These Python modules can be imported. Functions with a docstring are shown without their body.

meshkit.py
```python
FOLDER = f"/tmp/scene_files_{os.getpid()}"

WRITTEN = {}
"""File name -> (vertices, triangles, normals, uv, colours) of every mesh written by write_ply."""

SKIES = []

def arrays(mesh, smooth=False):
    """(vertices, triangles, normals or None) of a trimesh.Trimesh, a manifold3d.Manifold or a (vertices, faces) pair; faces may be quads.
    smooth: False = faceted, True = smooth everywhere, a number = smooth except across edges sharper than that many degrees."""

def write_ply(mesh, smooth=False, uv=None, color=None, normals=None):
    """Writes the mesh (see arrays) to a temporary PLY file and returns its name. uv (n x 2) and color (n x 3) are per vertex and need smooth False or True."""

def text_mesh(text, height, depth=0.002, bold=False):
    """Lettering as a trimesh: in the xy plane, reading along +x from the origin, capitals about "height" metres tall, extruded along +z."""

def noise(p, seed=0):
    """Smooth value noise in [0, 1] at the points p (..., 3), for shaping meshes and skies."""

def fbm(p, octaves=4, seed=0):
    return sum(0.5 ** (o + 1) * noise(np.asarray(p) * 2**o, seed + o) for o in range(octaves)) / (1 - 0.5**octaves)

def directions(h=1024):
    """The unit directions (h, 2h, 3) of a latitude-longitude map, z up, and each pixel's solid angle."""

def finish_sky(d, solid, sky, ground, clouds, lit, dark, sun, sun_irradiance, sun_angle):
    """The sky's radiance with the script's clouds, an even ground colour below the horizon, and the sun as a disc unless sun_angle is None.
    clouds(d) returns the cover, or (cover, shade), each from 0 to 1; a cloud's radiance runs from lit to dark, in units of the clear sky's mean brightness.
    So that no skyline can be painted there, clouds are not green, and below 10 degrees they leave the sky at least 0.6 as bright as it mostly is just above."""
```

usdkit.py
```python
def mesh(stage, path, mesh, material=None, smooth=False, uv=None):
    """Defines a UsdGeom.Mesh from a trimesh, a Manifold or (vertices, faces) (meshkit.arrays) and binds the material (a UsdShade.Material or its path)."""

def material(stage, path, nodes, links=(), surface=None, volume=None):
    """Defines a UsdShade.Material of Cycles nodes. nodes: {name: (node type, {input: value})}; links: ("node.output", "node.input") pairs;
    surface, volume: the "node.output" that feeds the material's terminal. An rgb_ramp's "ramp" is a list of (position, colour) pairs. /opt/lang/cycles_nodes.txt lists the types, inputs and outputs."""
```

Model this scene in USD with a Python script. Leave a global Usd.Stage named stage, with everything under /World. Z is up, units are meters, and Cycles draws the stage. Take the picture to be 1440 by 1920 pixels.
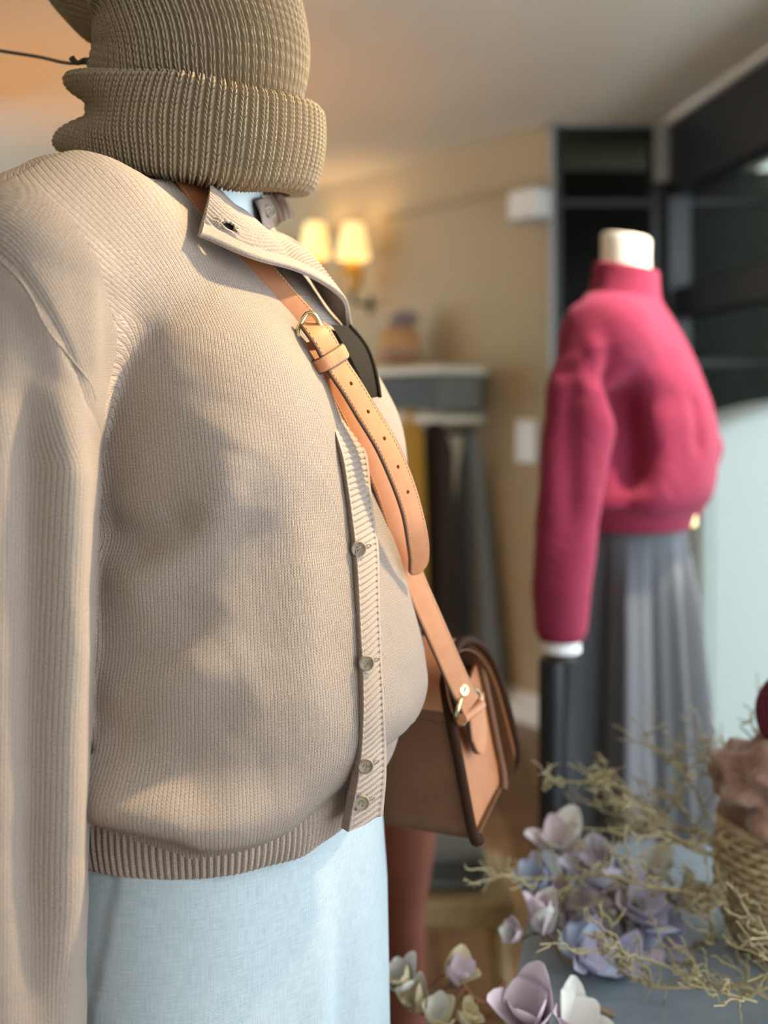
import math, random
import numpy as np, trimesh, manifold3d as m3, usdkit, meshkit
import shapely.geometry as sg
from scipy.interpolate import PchipInterpolator, CubicSpline
from pxr import Usd, UsdGeom, UsdLux, UsdShade, Gf, Sdf, Vt

random.seed(7)
rng = np.random.default_rng(7)
stage = Usd.Stage.CreateInMemory()
UsdGeom.SetStageUpAxis(stage, 'Z'); UsdGeom.SetStageMetersPerUnit(stage, 1.0)
UsdGeom.Xform.Define(stage, '/World'); UsdGeom.Scope.Define(stage, '/World/Looks')

# ------------------------------------------------------------------ camera
FPX, CX, CY, EYE = 2000.0, 720.0, 760.0, 1.40           # focal length and principal point in pixels of a 1440 x 1920 frame
cam = UsdGeom.Camera.Define(stage, '/World/camera')
cam.CreateHorizontalApertureAttr(36.0); cam.CreateVerticalApertureAttr(48.0)
cam.CreateFocalLengthAttr(36.0 * FPX / 1440)
cam.CreateVerticalApertureOffsetAttr(-(960 - CY) * 36.0 / 1440)
cam.CreateFStopAttr(50.0 / 13.0); cam.CreateFocusDistanceAttr(0.855)
cam.CreateClippingRangeAttr(Gf.Vec2f(0.05, 100))
cam.AddTranslateOp().Set(Gf.Vec3d(0, 0, EYE)); cam.AddRotateXOp().Set(90.0)
cam.CreateExposureAttr(0.0)

# ------------------------------------------------------------------ light
def dome(color, strength):
    d = UsdLux.DomeLight.Define(stage, '/World/sky')
    d.CreateColorAttr(Gf.Vec3f(*color)); d.CreateIntensityAttr(strength)
dome((0.84, 0.95, 1.0), 1.45)                            # overcast street outside the open shop front
def spot(name, pos, target, color, power, radius, cone):
    s = UsdLux.SphereLight.Define(stage, '/World/' + name)
    s.CreateRadiusAttr(radius); s.CreateColorAttr(Gf.Vec3f(*color)); s.CreateIntensityAttr(power); s.CreateNormalizeAttr(True)
    api = UsdLux.ShapingAPI.Apply(s.GetPrim()); api.CreateShapingConeAngleAttr(cone); api.CreateShapingConeSoftnessAttr(1.0)
    z = np.array(pos, float) - np.array(target, float); z /= np.linalg.norm(z)
    x = np.cross([0, 1, 0.01], z); x /= np.linalg.norm(x); y = np.cross(z, x)
    m = np.eye(4); m[0, :3], m[1, :3], m[2, :3], m[3, :3] = x, y, z, pos
    s.AddTransformOp().Set(Gf.Matrix4d(m.tolist()))
SPOT_AT, SPOT_TO = (0.84, 1.15, 2.47), (-0.07, 0.91, 1.46)
spot('spotlight_beam', SPOT_AT, SPOT_TO, (0.97, 0.76, 0.42), 98.0, 0.04, 14.0)   # warm track spotlight on the ceiling, right of the mannequin

spot('second_spotlight_beam', (0.98, 1.70, 2.50), (0.54, 2.08, 1.50), (1.0, 0.86, 0.72), 80.0, 0.05, 20.0)   # the same kind of lamp, on the further mannequin
# ------------------------------------------------------------------ helpers
_used = {}
def path_for(name, parent=None):
    base = ('/World' if parent is None else str(parent.GetPath())) + '/' + name
    n = _used.get(base, 0); _used[base] = n + 1
    return base if n == 0 else f'{base}_{n:03d}'
def tag(p, label=None, cat=None, group=None, kind=None):
    p = p.GetPrim() if hasattr(p, 'GetPrim') else p
    for k, v in (('label', label), ('category', cat), ('group', group), ('kind', kind)):
        if v: p.SetCustomDataByKey(k, v)
    return p
def thing(name, label, cat, loc=(0, 0, 0), rotz=0.0, group=None):
    x = UsdGeom.Xform.Define(stage, path_for(name))
    x.AddTranslateOp().Set(Gf.Vec3d(*map(float, loc)))
    if rotz: x.AddRotateZOp().Set(math.degrees(rotz))
    return tag(x, label, cat, group)
def obj(name, mesh, mat, parent=None, smooth=False, uv=None, label=None, cat=None, group=None, kind=None):
    m = usdkit.mesh(stage, path_for(name, parent), mesh, MAT[mat] if isinstance(mat, str) else mat, smooth=smooth, uv=uv)
    m.CreateDoubleSidedAttr(True)
    return tag(m, label, cat, group, kind)
def copy_of(root, loc, rotz=0.0, label=None, scale=None, rot=None):
    was = root.GetCustomData()
    x = UsdGeom.Xform.Define(stage, path_for(root.GetName().rstrip('0123456789').rstrip('_')))
    x.GetPrim().GetReferences().AddInternalReference(root.GetPath())
    return x

def at(px, py, Y):
    """The point at depth Y that the camera sees at this pixel."""
    return np.array([(px - CX) / FPX * Y, Y, EYE - (py - CY) / FPX * Y])
def pix(P):
    P = np.atleast_2d(P)
    return np.stack([CX + P[:, 0] / P[:, 1] * FPX, CY - (P[:, 2] - EYE) / P[:, 1] * FPX], 1)

def cat_(ms):
    return trimesh.util.concatenate(ms)
def box(sx, sy, sz, c=(0, 0, 0), bevel=0.0):
    """A box with its edges chamfered."""
    if bevel <= 0:
        m = trimesh.creation.box((sx, sy, sz))
    else:
        h = np.array([sx, sy, sz]) / 2; pts = []
        for s in np.array(np.meshgrid([-1, 1], [-1, 1], [-1, 1])).reshape(3, -1).T:
            for k in range(3):
                q = h - bevel; q = q.copy(); q[k] = h[k]; pts.append(s * q)
        m = trimesh.convex.convex_hull(np.array(pts))
    m.apply_translation(c)
    return m
def lathe(profile, n=40, c=(0, 0, 0)):
    m = trimesh.creation.revolve(np.array(profile, float), sections=n)
    m.apply_translation(c)
    return m
def grid_faces(nu, nv, wrap=False):
    """Quads of a grid stored as [v * nu + u]."""
    u = np.arange(nu if wrap else nu - 1); v = np.arange(nv - 1)
    U, V = np.meshgrid(u, v); U2 = (U + 1) % nu
    return np.stack([V * nu + U, V * nu + U2, (V + 1) * nu + U2, (V + 1) * nu + U], -1).reshape(-1, 4)
def tri(f):
    return np.vstack([f[:, [0, 1, 2]], f[:, [0, 2, 3]]])
def frames(P, up):
    """Tangents, sideways and normals along the polyline P; up is a vector or one per point."""
    T = np.gradient(P, axis=0); T /= np.linalg.norm(T, axis=1, keepdims=True)
    N = np.broadcast_to(up, P.shape) - T * np.sum(np.broadcast_to(up, P.shape) * T, 1, keepdims=True)
    N = N / np.linalg.norm(N, axis=1, keepdims=True)
    return T, np.cross(T, N), N
def spline(P, n, closed=False):
    P = np.asarray(P, float)
    d = np.r_[0, np.cumsum(np.linalg.norm(np.diff(P, axis=0), axis=1) ** 0.6)]
    return CubicSpline(d, P, bc_type='periodic' if closed else 'natural')(np.linspace(0, d[-1], n))
def nspline(N, n):
    N = np.array(N, float); x = np.linspace(0, 1, len(N)); return CubicSpline(x, N)(np.linspace(0, 1, n))
def tube(P, r, n=10, up=(0, 0, 1), cap=True, flat=1.0):
    """A round (or flattened) tube along P; r a number or one per point."""
    P = np.asarray(P, float); T, S, N = frames(P, np.array(up, float))
    r = np.broadcast_to(r, (len(P),)); a = np.arange(n) / n * 2 * np.pi
    V = P[:, None] + r[:, None, None] * (np.cos(a)[None, :, None] * S[:, None] + flat * np.sin(a)[None, :, None] * N[:, None])
    V = V.reshape(-1, 3); F = tri(grid_faces(n, len(P), wrap=True))
    if cap:
        k = len(V); V = np.vstack([V, P[0], P[-1]]); i = np.arange(n)
        F = np.vstack([F, np.stack([np.full(n, k), (i + 1) % n, i], 1), np.stack([np.full(n, k + 1), (len(P) - 1) * n + i, (len(P) - 1) * n + (i + 1) % n], 1)])
    return trimesh.Trimesh(V, F, process=False)
def ribbon(P, N, w, t, n_across=7, crown=0.0, w_off=0.0):
    """A leather-like band along P (centre line of its under side), N its outward normals, w width, t thickness; returns mesh, rounded edges."""
    T = np.gradient(P, axis=0); T /= np.linalg.norm(T, axis=1, keepdims=True)
    N = N - T * np.sum(N * T, 1, keepdims=True); N /= np.linalg.norm(N, axis=1, keepdims=True)
    S = np.cross(T, N); w = np.broadcast_to(w, (len(P),))
    prof = []
    e = min(t * 0.45, 0.0012)
    s = np.linspace(-1, 1, n_across)
    for x in s: prof.append((x, (-e if abs(x) == 1 else 0), t - (e if abs(x) == 1 else 0) + crown * (1 - x * x)))
    prof_top = [(-1, 0, t - e), (-1, -e, t)] + [(x, 0, t + crown * (1 - x * x)) for x in s[1:-1]] + [(1, -e, t), (1, 0, t - e)]
    prof_bot = [(1, 0, e), (1, -e, 0)] + [(x, 0, crown * (1 - x * x)) for x in s[1:-1][::-1]] + [(-1, -e, 0), (-1, 0, e)]
    pr = prof_top + prof_bot; m = len(pr)
    V = np.concatenate([(P + S * (np.sign(x) * (abs(x) * w[:, None] / 2 + d)) + N * h)[:, None] for x, d, h in pr], 1)
    V = V.reshape(-1, 3); F = tri(grid_faces(m, len(P), wrap=True))
    k = len(V); V = np.vstack([V, V[:m].mean(0), V[-m:].mean(0)]); i = np.arange(m)
    F = np.vstack([F, np.stack([np.full(m, k), (i + 1) % m, i], 1), np.stack([np.full(m, k + 1), (len(P) - 1) * m + i, (len(P) - 1) * m + (i + 1) % m], 1)])
    return trimesh.Trimesh(V, F, process=False)
def sstep(x, a, b):
    t = np.clip((np.asarray(x, float) - a) / (b - a), 0, 1); return t * t * (3 - 2 * t)
def gauss(x, s):
    return np.exp(-0.5 * (np.asarray(x) / s) ** 2)
def clip_field(V, F, g, extra=()):
    """Keeps the part of the mesh where g > 0, cutting triangles along g = 0; extra vertex arrays are interpolated."""
    V, F, g = np.asarray(V), np.asarray(F), np.asarray(g); arrs = [V, *extra]
    keep = g > 0; n = keep[F].sum(1)
    out = [F[n == 3]]; newv = [[] for _ in arrs]; cache = {}; base = len(V)
    def cut(a, b):
        k = (a, b) if a < b else (b, a)
        if k not in cache:
            t = g[k[0]] / (g[k[0]] - g[k[1]]); cache[k] = base + len(cache)
            for q, A in zip(newv, arrs): q.append(A[k[0]] * (1 - t) + A[k[1]] * t)
        return cache[k]
    extra_f = []
    for f in F[(n == 1) | (n == 2)]:
        k = keep[f]; poly = []
        for i in range(3):
            a, b = f[i], f[(i + 1) % 3]
            if k[i]: poly.append(a)
            if k[i] != k[(i + 1) % 3]: poly.append(cut(a, b))
        for i in range(1, len(poly) - 1): extra_f.append([poly[0], poly[i], poly[i + 1]])
    F2 = np.vstack([out[0], np.array(extra_f, int).reshape(-1, 3)])
    arrs = [np.concatenate([A, np.array(q).reshape((-1,) + A.shape[1:])]) if q else A for A, q in zip(arrs, newv)]
    used = np.unique(F2); remap = np.full(len(arrs[0]), -1); remap[used] = np.arange(len(used))
    return (arrs[0][used], remap[F2], *[A[used] for A in arrs[1:]])
def surface_nets(fn, lo, hi, h):
    """The zero level of fn (negative inside) on a grid of spacing h, then pulled onto the level by Newton steps."""
    ax = [np.arange(a, b + h, h) for a, b in zip(lo, hi)]
    G = np.stack(np.meshgrid(*ax, indexing='ij'), -1); D = fn(G.reshape(-1, 3)).reshape(G.shape[:3]); S = D < 0
    c = sum(S[i:S.shape[0] - 1 + i, j:S.shape[1] - 1 + j, k:S.shape[2] - 1 + k].astype(int) for i in (0, 1) for j in (0, 1) for k in (0, 1))
    act = (c > 0) & (c < 8); idx = np.full(act.shape, -1); idx[act] = np.arange(act.sum()); cells = np.argwhere(act)
    acc = np.zeros((len(cells), 3)); cnt = np.zeros(len(cells))
    offs = [np.array(o) for o in np.ndindex(2, 2, 2)]
    for a in offs:
        for k in range(3):
            if a[k] == 1: continue
            b = a.copy(); b[k] = 1
            da, db = D[tuple((cells + a).T)], D[tuple((cells + b).T)]; m = (da < 0) != (db < 0)
            t = np.where(m, da / np.where(m, da - db, 1), 0)
            acc[m] += (cells + a)[m] + t[m, None] * (b - a); cnt += m
    V = np.array(lo) + h * acc / cnt[:, None]
    Q = []
    for k in range(3):
        sl0 = [slice(None)] * 3; sl1 = [slice(None)] * 3; sl0[k] = slice(0, -1); sl1[k] = slice(1, None)
        e = np.argwhere(S[tuple(sl0)] != S[tuple(sl1)])
        o = [(k + 1) % 3, (k + 2) % 3]
        ok = (e[:, o[0]] > 0) & (e[:, o[1]] > 0) & (e[:, o[0]] < S.shape[o[0]] - 1) & (e[:, o[1]] < S.shape[o[1]] - 1); e = e[ok]
        ins = S[tuple(e.T)]
        def cell(d0, d1):
            x = e.copy(); x[:, o[0]] += d0; x[:, o[1]] += d1; return idx[tuple(x.T)]
        q = np.stack([cell(-1, -1), cell(0, -1), cell(0, 0), cell(-1, 0)], 1)
        q[~ins] = q[~ins][:, ::-1]; Q.append(q)
    F = tri(np.vstack(Q))
    for _ in range(3):
        d = fn(V); e = 1e-4
        g = np.stack([(fn(V + np.eye(3)[k] * e) - fn(V - np.eye(3)[k] * e)) / (2 * e) for k in range(3)], 1)
        V = V - 0.8 * np.clip(d / np.maximum((g ** 2).sum(1), 1e-3), -h, h)[:, None] * g
    return V, F
def normals(V, F):
    n = np.zeros_like(V); fn = np.cross(V[F[:, 1]] - V[F[:, 0]], V[F[:, 2]] - V[F[:, 0]])
    for k in range(3): np.add.at(n, F[:, k], fn)
    return n / np.maximum(np.linalg.norm(n, axis=1, keepdims=True), 1e-20)
# ------------------------------------------------------------------ materials
MAT = {}
def mat(name, nodes, links, surface='p.BSDF'):
    MAT[name] = usdkit.material(stage, '/World/Looks/' + name, nodes, links, surface=surface); return MAT[name]
def plain(name, color, rough=0.6, metallic=0.0, spec=0.5, noise=None, bump=0.0, bump_scale=200, sheen=0.0, **kw):
    """A principled material; noise = (scale, second colour) mottles it, bump adds fine relief."""
    nodes = {'p': ('principled_bsdf', {'base_color': color, 'roughness': rough, 'metallic': metallic, 'specular_ior_level': spec, 'sheen_weight': sheen, **kw})}
    links = []
    if noise or bump:
        nodes['tc'] = ('texture_coordinate', {})
    if noise:
        nodes['n'] = ('noise_texture', {'scale': noise[0], 'detail': 4.0, 'roughness': 0.6})
        nodes['m'] = ('mix', {'color1': color, 'color2': noise[1]})
        nodes['r'] = ('map_range', {'from_min': 0.35, 'from_max': 0.65, 'clamp': True})
        links += [('tc.object', 'n.vector'), ('n.fac', 'r.value'), ('r.result', 'm.fac'), ('m.color', 'p.base_color')]
    if bump:
        nodes['bn'] = ('noise_texture', {'scale': bump_scale, 'detail': 3.0}); nodes['b'] = ('bump', {'strength': 1.0, 'distance': bump})
        links += [('tc.object', 'bn.vector'), ('bn.fac', 'b.height'), ('b.normal', 'p.normal')]
    return mat(name, nodes, links)
class G:
    """A small builder for node maths."""
    def __init__(s): s.nodes, s.links, s.k = {}, [], 0
    def add(s, kind, **inp):
        s.k += 1; name = f'n{s.k}'; vals = {}
        for a, b in inp.items():
            if isinstance(b, str) and '.' in b: s.links.append((b, f'{name}.{a}'))
            else: vals[a] = b
        s.nodes[name] = (kind, vals); return name
    def m(s, op, a, b=0.0, c=0.0):
        return s.add('math', math_type=op, value1=a, value2=b, value3=c) + '.value'
def knit(name, color, color2, w=0.0027, h=0.0022, depth=0.0011, slope=0.8, gap=0.45, dark=0.42, sheen=0.05):
    """Stockinette: columns of V stitches over the mesh's st coordinates (metres)."""
    g = G()
    uv = g.add('uvmap', attribute='st') if False else g.add('attribute', attribute='st')
    s = g.add('separate_xyz', vector=uv + '.vector')
    wob = g.add('noise_texture', scale=160.0, detail=2.0, vector=uv + '.vector')
    wv = g.m('subtract', wob + '.fac', 0.5)
    u = g.m('add', g.m('divide', s + '.x', w), g.m('multiply', wv, 0.25)); v = g.m('add', g.m('divide', s + '.y', h), g.m('multiply', wv, 0.3))
    x = g.m('subtract', g.m('fraction', u), 0.5)                      # -0.5 .. 0.5 over a column
    ax = g.m('absolute', x)
    yy = g.m('subtract', v, g.m('multiply', ax, slope * 2))
    st = g.m('absolute', g.m('sine', g.m('multiply', yy, math.pi)))       # rounded strands
    col = g.m('sqrt', g.m('maximum', g.m('subtract', 1.0, g.m('power', g.m('multiply', ax, 2.0), 2.5)), 0.0))
    mid = g.m('subtract', 1.0, g.m('multiply', g.m('exponent', g.m('multiply', g.m('multiply', x, x), -120.0)), 0.25))
    hgt = g.m('multiply', g.m('multiply', col, mid), g.m('add', 0.62, g.m('multiply', st, 0.38)))
    fz = g.add('noise_texture', scale=2600.0, detail=2.0, vector=uv + '.vector')
    hg2 = g.m('add', hgt, g.m('multiply', fz + '.fac', 0.25))
    b = g.add('bump', height=hg2, distance=depth, strength=1.0)
    hue = g.add('noise_texture', scale=1000.0, detail=3.0, vector=uv + '.vector')
    hr = g.add('map_range', value=hue + '.fac', from_min=0.3, from_max=0.7, clamp=True)
    c = g.add('mix', fac=hr + '.result', color1=color, color2=color2)
    dk = g.add('map_range', value=hgt, from_min=0.0, from_max=gap, to_min=dark, to_max=1.0, clamp=True)  # shade in the stitch grooves is put into the colour
    c2 = g.add('mix', mix_type='multiply', fac=1.0, color1=c + '.color', color2=g.add('combine_color', r=dk + '.result', g=dk + '.result', b=dk + '.result') + '.color')
    p = g.add('principled_bsdf', base_color=c2 + '.color', roughness=0.9, specular_ior_level=0.15, normal=b + '.normal', sheen_weight=sheen, sheen_roughness=0.5, sheen_tint=color2)
    return mat(name, g.nodes, g.links, p + '.BSDF')
def woven(name, c1, c2, scale=0.0011, depth=0.00025, streak=0.35):
    """Plain weave with slubs, over st coordinates in metres."""
    g = G(); uv = g.add('attribute', attribute='st'); s = g.add('separate_xyz', vector=uv + '.vector')
    a = g.m('sine', g.m('multiply', s + '.x', 2 * math.pi / scale)); b_ = g.m('sine', g.m('multiply', s + '.y', 2 * math.pi / scale))
    hh = g.m('multiply', a, b_)
    mp = g.add('mapping', vector=uv + '.vector', scale=(900.0, 60.0, 1.0)); n1 = g.add('noise_texture', vector=mp + '.vector', scale=1.0, detail=3.0)
    mq = g.add('mapping', vector=uv + '.vector', scale=(60.0, 900.0, 1.0)); n2 = g.add('noise_texture', vector=mq + '.vector', scale=1.0, detail=3.0)
    f = g.m('add', g.m('multiply', g.m('add', n1 + '.fac', n2 + '.fac'), 0.5), g.m('multiply', hh, 0.06))
    r = g.add('map_range', value=f, from_min=0.38, from_max=0.62, clamp=True)
    c = g.add('mix', fac=r + '.result', color1=c1, color2=c2)
    b = g.add('bump', height=g.m('add', g.m('multiply', hh, 0.5), f), distance=depth, strength=1.0)
    p = g.add('principled_bsdf', base_color=c + '.color', roughness=0.85, specular_ior_level=0.2, normal=b + '.normal', sheen_weight=0.05)
    return mat(name, g.nodes, g.links, p + '.BSDF')

YARN, YARN2 = (0.232, 0.182, 0.152), (0.400, 0.321, 0.278)
knit('cardigan_knit', YARN, YARN2)
knit('rib_knit', YARN, YARN2, w=0.0014, h=0.0022, depth=0.0005, dark=0.75)
plain('rib_yarn', YARN, 0.9, spec=0.15, noise=(900, YARN2), bump=0.0006, bump_scale=1500, sheen=0.05)
plain('hat_yarn', (0.27, 0.205, 0.138), 0.9, spec=0.1, noise=(700, (0.34, 0.265, 0.185)), bump=0.0006, bump_scale=1400, sheen=0.05)
plain('button_horn', (0.20, 0.16, 0.11), 0.35, noise=(300, (0.33, 0.27, 0.20)))
plain('thread', (0.30, 0.24, 0.18), 0.9)
woven('trouser_wool', (0.38, 0.45, 0.495), (0.475, 0.55, 0.60))
plain('inner_top', (0.70, 0.80, 0.84), 0.8, noise=(500, (0.62, 0.74, 0.79)))
plain('leather_tan', (0.41, 0.165, 0.072), 0.5, spec=0.25, noise=(60, (0.45, 0.19, 0.086)), bump=0.00010, bump_scale=900)
plain('leather_inside', (0.42, 0.19, 0.085), 0.7, noise=(200, (0.48, 0.22, 0.10)), bump=0.0003, bump_scale=1500)
plain('leather_edge', (0.055, 0.030, 0.020), 0.5)
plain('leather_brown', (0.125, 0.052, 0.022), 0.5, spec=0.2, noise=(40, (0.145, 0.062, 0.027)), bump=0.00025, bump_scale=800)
plain('stitch', (0.56, 0.31, 0.17), 0.8)
plain('brass', (0.62, 0.52, 0.30), 0.25, metallic=1.0)
plain('dark_cord', (0.03, 0.025, 0.022), 0.6)
plain('body_white', (0.78, 0.75, 0.68), 0.5)
plain('wall_paint', (0.40, 0.305, 0.185), 0.8, noise=(1.2, (0.42, 0.325, 0.20)))
plain('ceiling_paint', (0.62, 0.585, 0.51), 0.85, noise=(0.8, (0.66, 0.62, 0.545)))
plain('trim_white', (0.75, 0.74, 0.70), 0.5)
plain('oak', (0.17, 0.095, 0.042), 0.5, noise=(6, (0.125, 0.068, 0.029)))
plain("floor_base",(0.115,0.064,0.028),0.6)
plain("oak_dark",(0.14,0.076,0.033),0.5,noise=(6,(0.105,0.056,0.023)))
plain("oak_pale",(0.20,0.118,0.054),0.5,noise=(6,(0.16,0.09,0.04)))
knit('band_knit', YARN, YARN2, w=0.0017, h=0.0020, depth=0.0003, dark=0.85)
plain('thread_pale', (0.45, 0.40, 0.32), 0.8)
plain('grosgrain', (0.010, 0.008, 0.007), 0.9, spec=0.05, noise=(1500, (0.03, 0.026, 0.022)))  # near-black: shade under the open edge is put into the colour
plain('leather_dark', (0.030, 0.013, 0.007), 0.7, spec=0.06, bump=0.0002, bump_scale=900)
plain('steel_black', (0.006, 0.007, 0.010), 0.4)
plain('steel_navy', (0.012, 0.016, 0.026), 0.4)
plain('room_dark', (0.055, 0.057, 0.050), 0.9)
plain('trim_grey', (0.34, 0.34, 0.33), 0.6)
plain('plastic_white', (0.72, 0.70, 0.66), 0.4)
plain('plastic_grey', (0.30, 0.29, 0.27), 0.5)
plain('screen_dark', (0.03, 0.03, 0.02), 0.2)
mat('dark_glass', {'f': ('fresnel', {'IOR': 1.08}), 't': ('transparent_bsdf', {'color': (0.45, 0.46, 0.43)}), 'g': ('glossy_bsdf', {'color': (0.9, 0.9, 0.9), 'roughness': 0.12}), 'x': ('mix_closure', {})},
    [('f.fac', 'x.fac'), ('t.BSDF', 'x.closure1'), ('g.BSDF', 'x.closure2')], 'x.closure')
plain('lamp_glow', (0.9, 0.75, 0.45), 0.6, emission_color=(1.0, 0.66, 0.22), emission_strength=1.1)
plain('amber_glass', (0.60, 0.30, 0.04), 0.15)
plain('metal_dark', (0.03, 0.028, 0.025), 0.4)
plain('shelf_pale', (0.55, 0.50, 0.40), 0.5)
plain('box_shaded', (0.02, 0.017, 0.013), 0.6)
plain('box_grey', (0.12, 0.115, 0.10), 0.6)
plain('straw', (0.56, 0.31, 0.13), 0.8, noise=(40, (0.36, 0.18, 0.07)))
plain('straw_orange', (0.52, 0.27, 0.09), 0.8, noise=(60, (0.40, 0.19, 0.06)))
plain('purple_grey', (0.22, 0.16, 0.17), 0.9)
plain('mustard', (0.38, 0.20, 0.02), 0.9)
plain('brown_black', (0.030, 0.019, 0.012), 0.9)
plain('cloth_grey', (0.16, 0.165, 0.16), 0.9)
plain('body_cream', (0.80, 0.74, 0.60), 0.5)
plain('burgundy_knit', (0.200, 0.022, 0.048), 0.95, spec=0.1, noise=(180, (0.245, 0.030, 0.064)), bump=0.002, bump_scale=260, sheen=0.2, sheen_tint=(0.9, 0.35, 0.45))
plain('burgundy_dark', (0.12, 0.012, 0.035), 0.9)
plain('cuff_white', (0.80, 0.82, 0.85), 0.8)
plain('skirt_wool', (0.080, 0.086, 0.098), 0.9, noise=(300, (0.095, 0.101, 0.115)), sheen=0.1)
plain('brass_bright', (0.70, 0.55, 0.25), 0.3, metallic=1.0)
plain('counter_white', (0.43, 0.50, 0.49), 0.5)
plain('slate', (0.17, 0.215, 0.25), 0.5, noise=(14, (0.26, 0.305, 0.34)), bump=0.001, bump_scale=40)
for _n, _c in dict(petal_lilac=(0.72, 0.68, 0.82), petal_pink=(0.80, 0.68, 0.73), petal_white=(0.84, 0.82, 0.78), petal_cream=(0.82, 0.72, 0.50), petal_blue=(0.63, 0.69, 0.84)).items():
    mat(_n, {'p': ('principled_bsdf', {'base_color': _c, 'roughness': 0.7, 'specular_ior_level': 0.2}), 't': ('translucent_bsdf', {'color': _c}), 'x': ('mix_closure', {'fac': 0.25})}, [('p.BSDF', 'x.closure1'), ('t.BSDF', 'x.closure2')], 'x.closure')
plain('twig_brown', (0.17, 0.115, 0.07), 0.8)
plain('twig_red', (0.22, 0.085, 0.045), 0.8)
plain('twig_olive', (0.33, 0.27, 0.145), 0.8)
plain('basket_tan', (0.42, 0.31, 0.18), 0.8, noise=(90, (0.33, 0.235, 0.13)))
plain('basket_pale', (0.50, 0.39, 0.245), 0.8, noise=(90, (0.40, 0.30, 0.175)))
plain('brown_wool', (0.21, 0.115, 0.08), 0.95, noise=(60, (0.30, 0.17, 0.12)), bump=0.004, bump_scale=140, sheen=0.4)
plain('terracotta', (0.15, 0.048, 0.030), 0.7, spec=0.2, noise=(12, (0.175, 0.058, 0.036)))
plain('bench_wood', (0.46, 0.33, 0.17), 0.6, noise=(30, (0.38, 0.26, 0.125)))
plain('cloth_slate', (0.10, 0.11, 0.115), 0.9)
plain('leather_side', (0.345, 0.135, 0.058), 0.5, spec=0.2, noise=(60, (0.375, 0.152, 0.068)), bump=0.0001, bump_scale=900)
plain('leather_shaded', (0.27, 0.108, 0.047), 0.5, spec=0.2, noise=(60, (0.30, 0.122, 0.055)), bump=0.0001, bump_scale=900)  # tan leather darkened with the shade under hat and flap
# ------------------------------------------------------------------ the room: floor, ceiling, walls, glazed partition
CEIL = 2.60
WN = np.array([-0.785, 1.0]); WN /= np.linalg.norm(WN)           # the left wall runs away to the left
W0 = np.array([0.703, 4.56])
def wall_pt(t, z, off=0.0):
    """A point t metres along the left wall from the partition corner, off metres out into the room."""
    n = np.array([-WN[1], WN[0]])
    p = W0 + WN * t + n * off
    return np.array([p[0], p[1], z])
def prism(poly, z0, z1):
    m = trimesh.creation.extrude_polygon(sg.Polygon(poly), z1 - z0, engine='earcut'); m.apply_translation((0, 0, z0)); return m
obj('floor', box(9.0, 9.6, 0.10, (-1.5, 3.9, -0.05)), 'floor_base', kind='structure')
obj('ceiling', box(7.9, 9.4, 0.10, (-2.05, 4.0, CEIL + 0.05)), 'ceiling_paint', kind='structure')
def on_wall(t, z, l, h, d, off=0.0, bevel=0.0):
    """A box lying along the left wall."""
    m = box(l, d, h, (0, 0, 0), bevel)
    m.apply_transform(trimesh.transformations.rotation_matrix(math.atan2(WN[1], WN[0]), (0, 0, 1)))
    m.apply_translation(wall_pt(t, z, off + d / 2)); return m
obj('wall_left', on_wall(2.6, CEIL / 2, 5.2, CEIL, 0.03, -0.03), 'wall_paint', kind='structure')
obj('wall_back', box(9.0, 0.12, CEIL, (-1.5, 8.66, CEIL / 2)), 'wall_paint', kind='structure')
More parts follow.
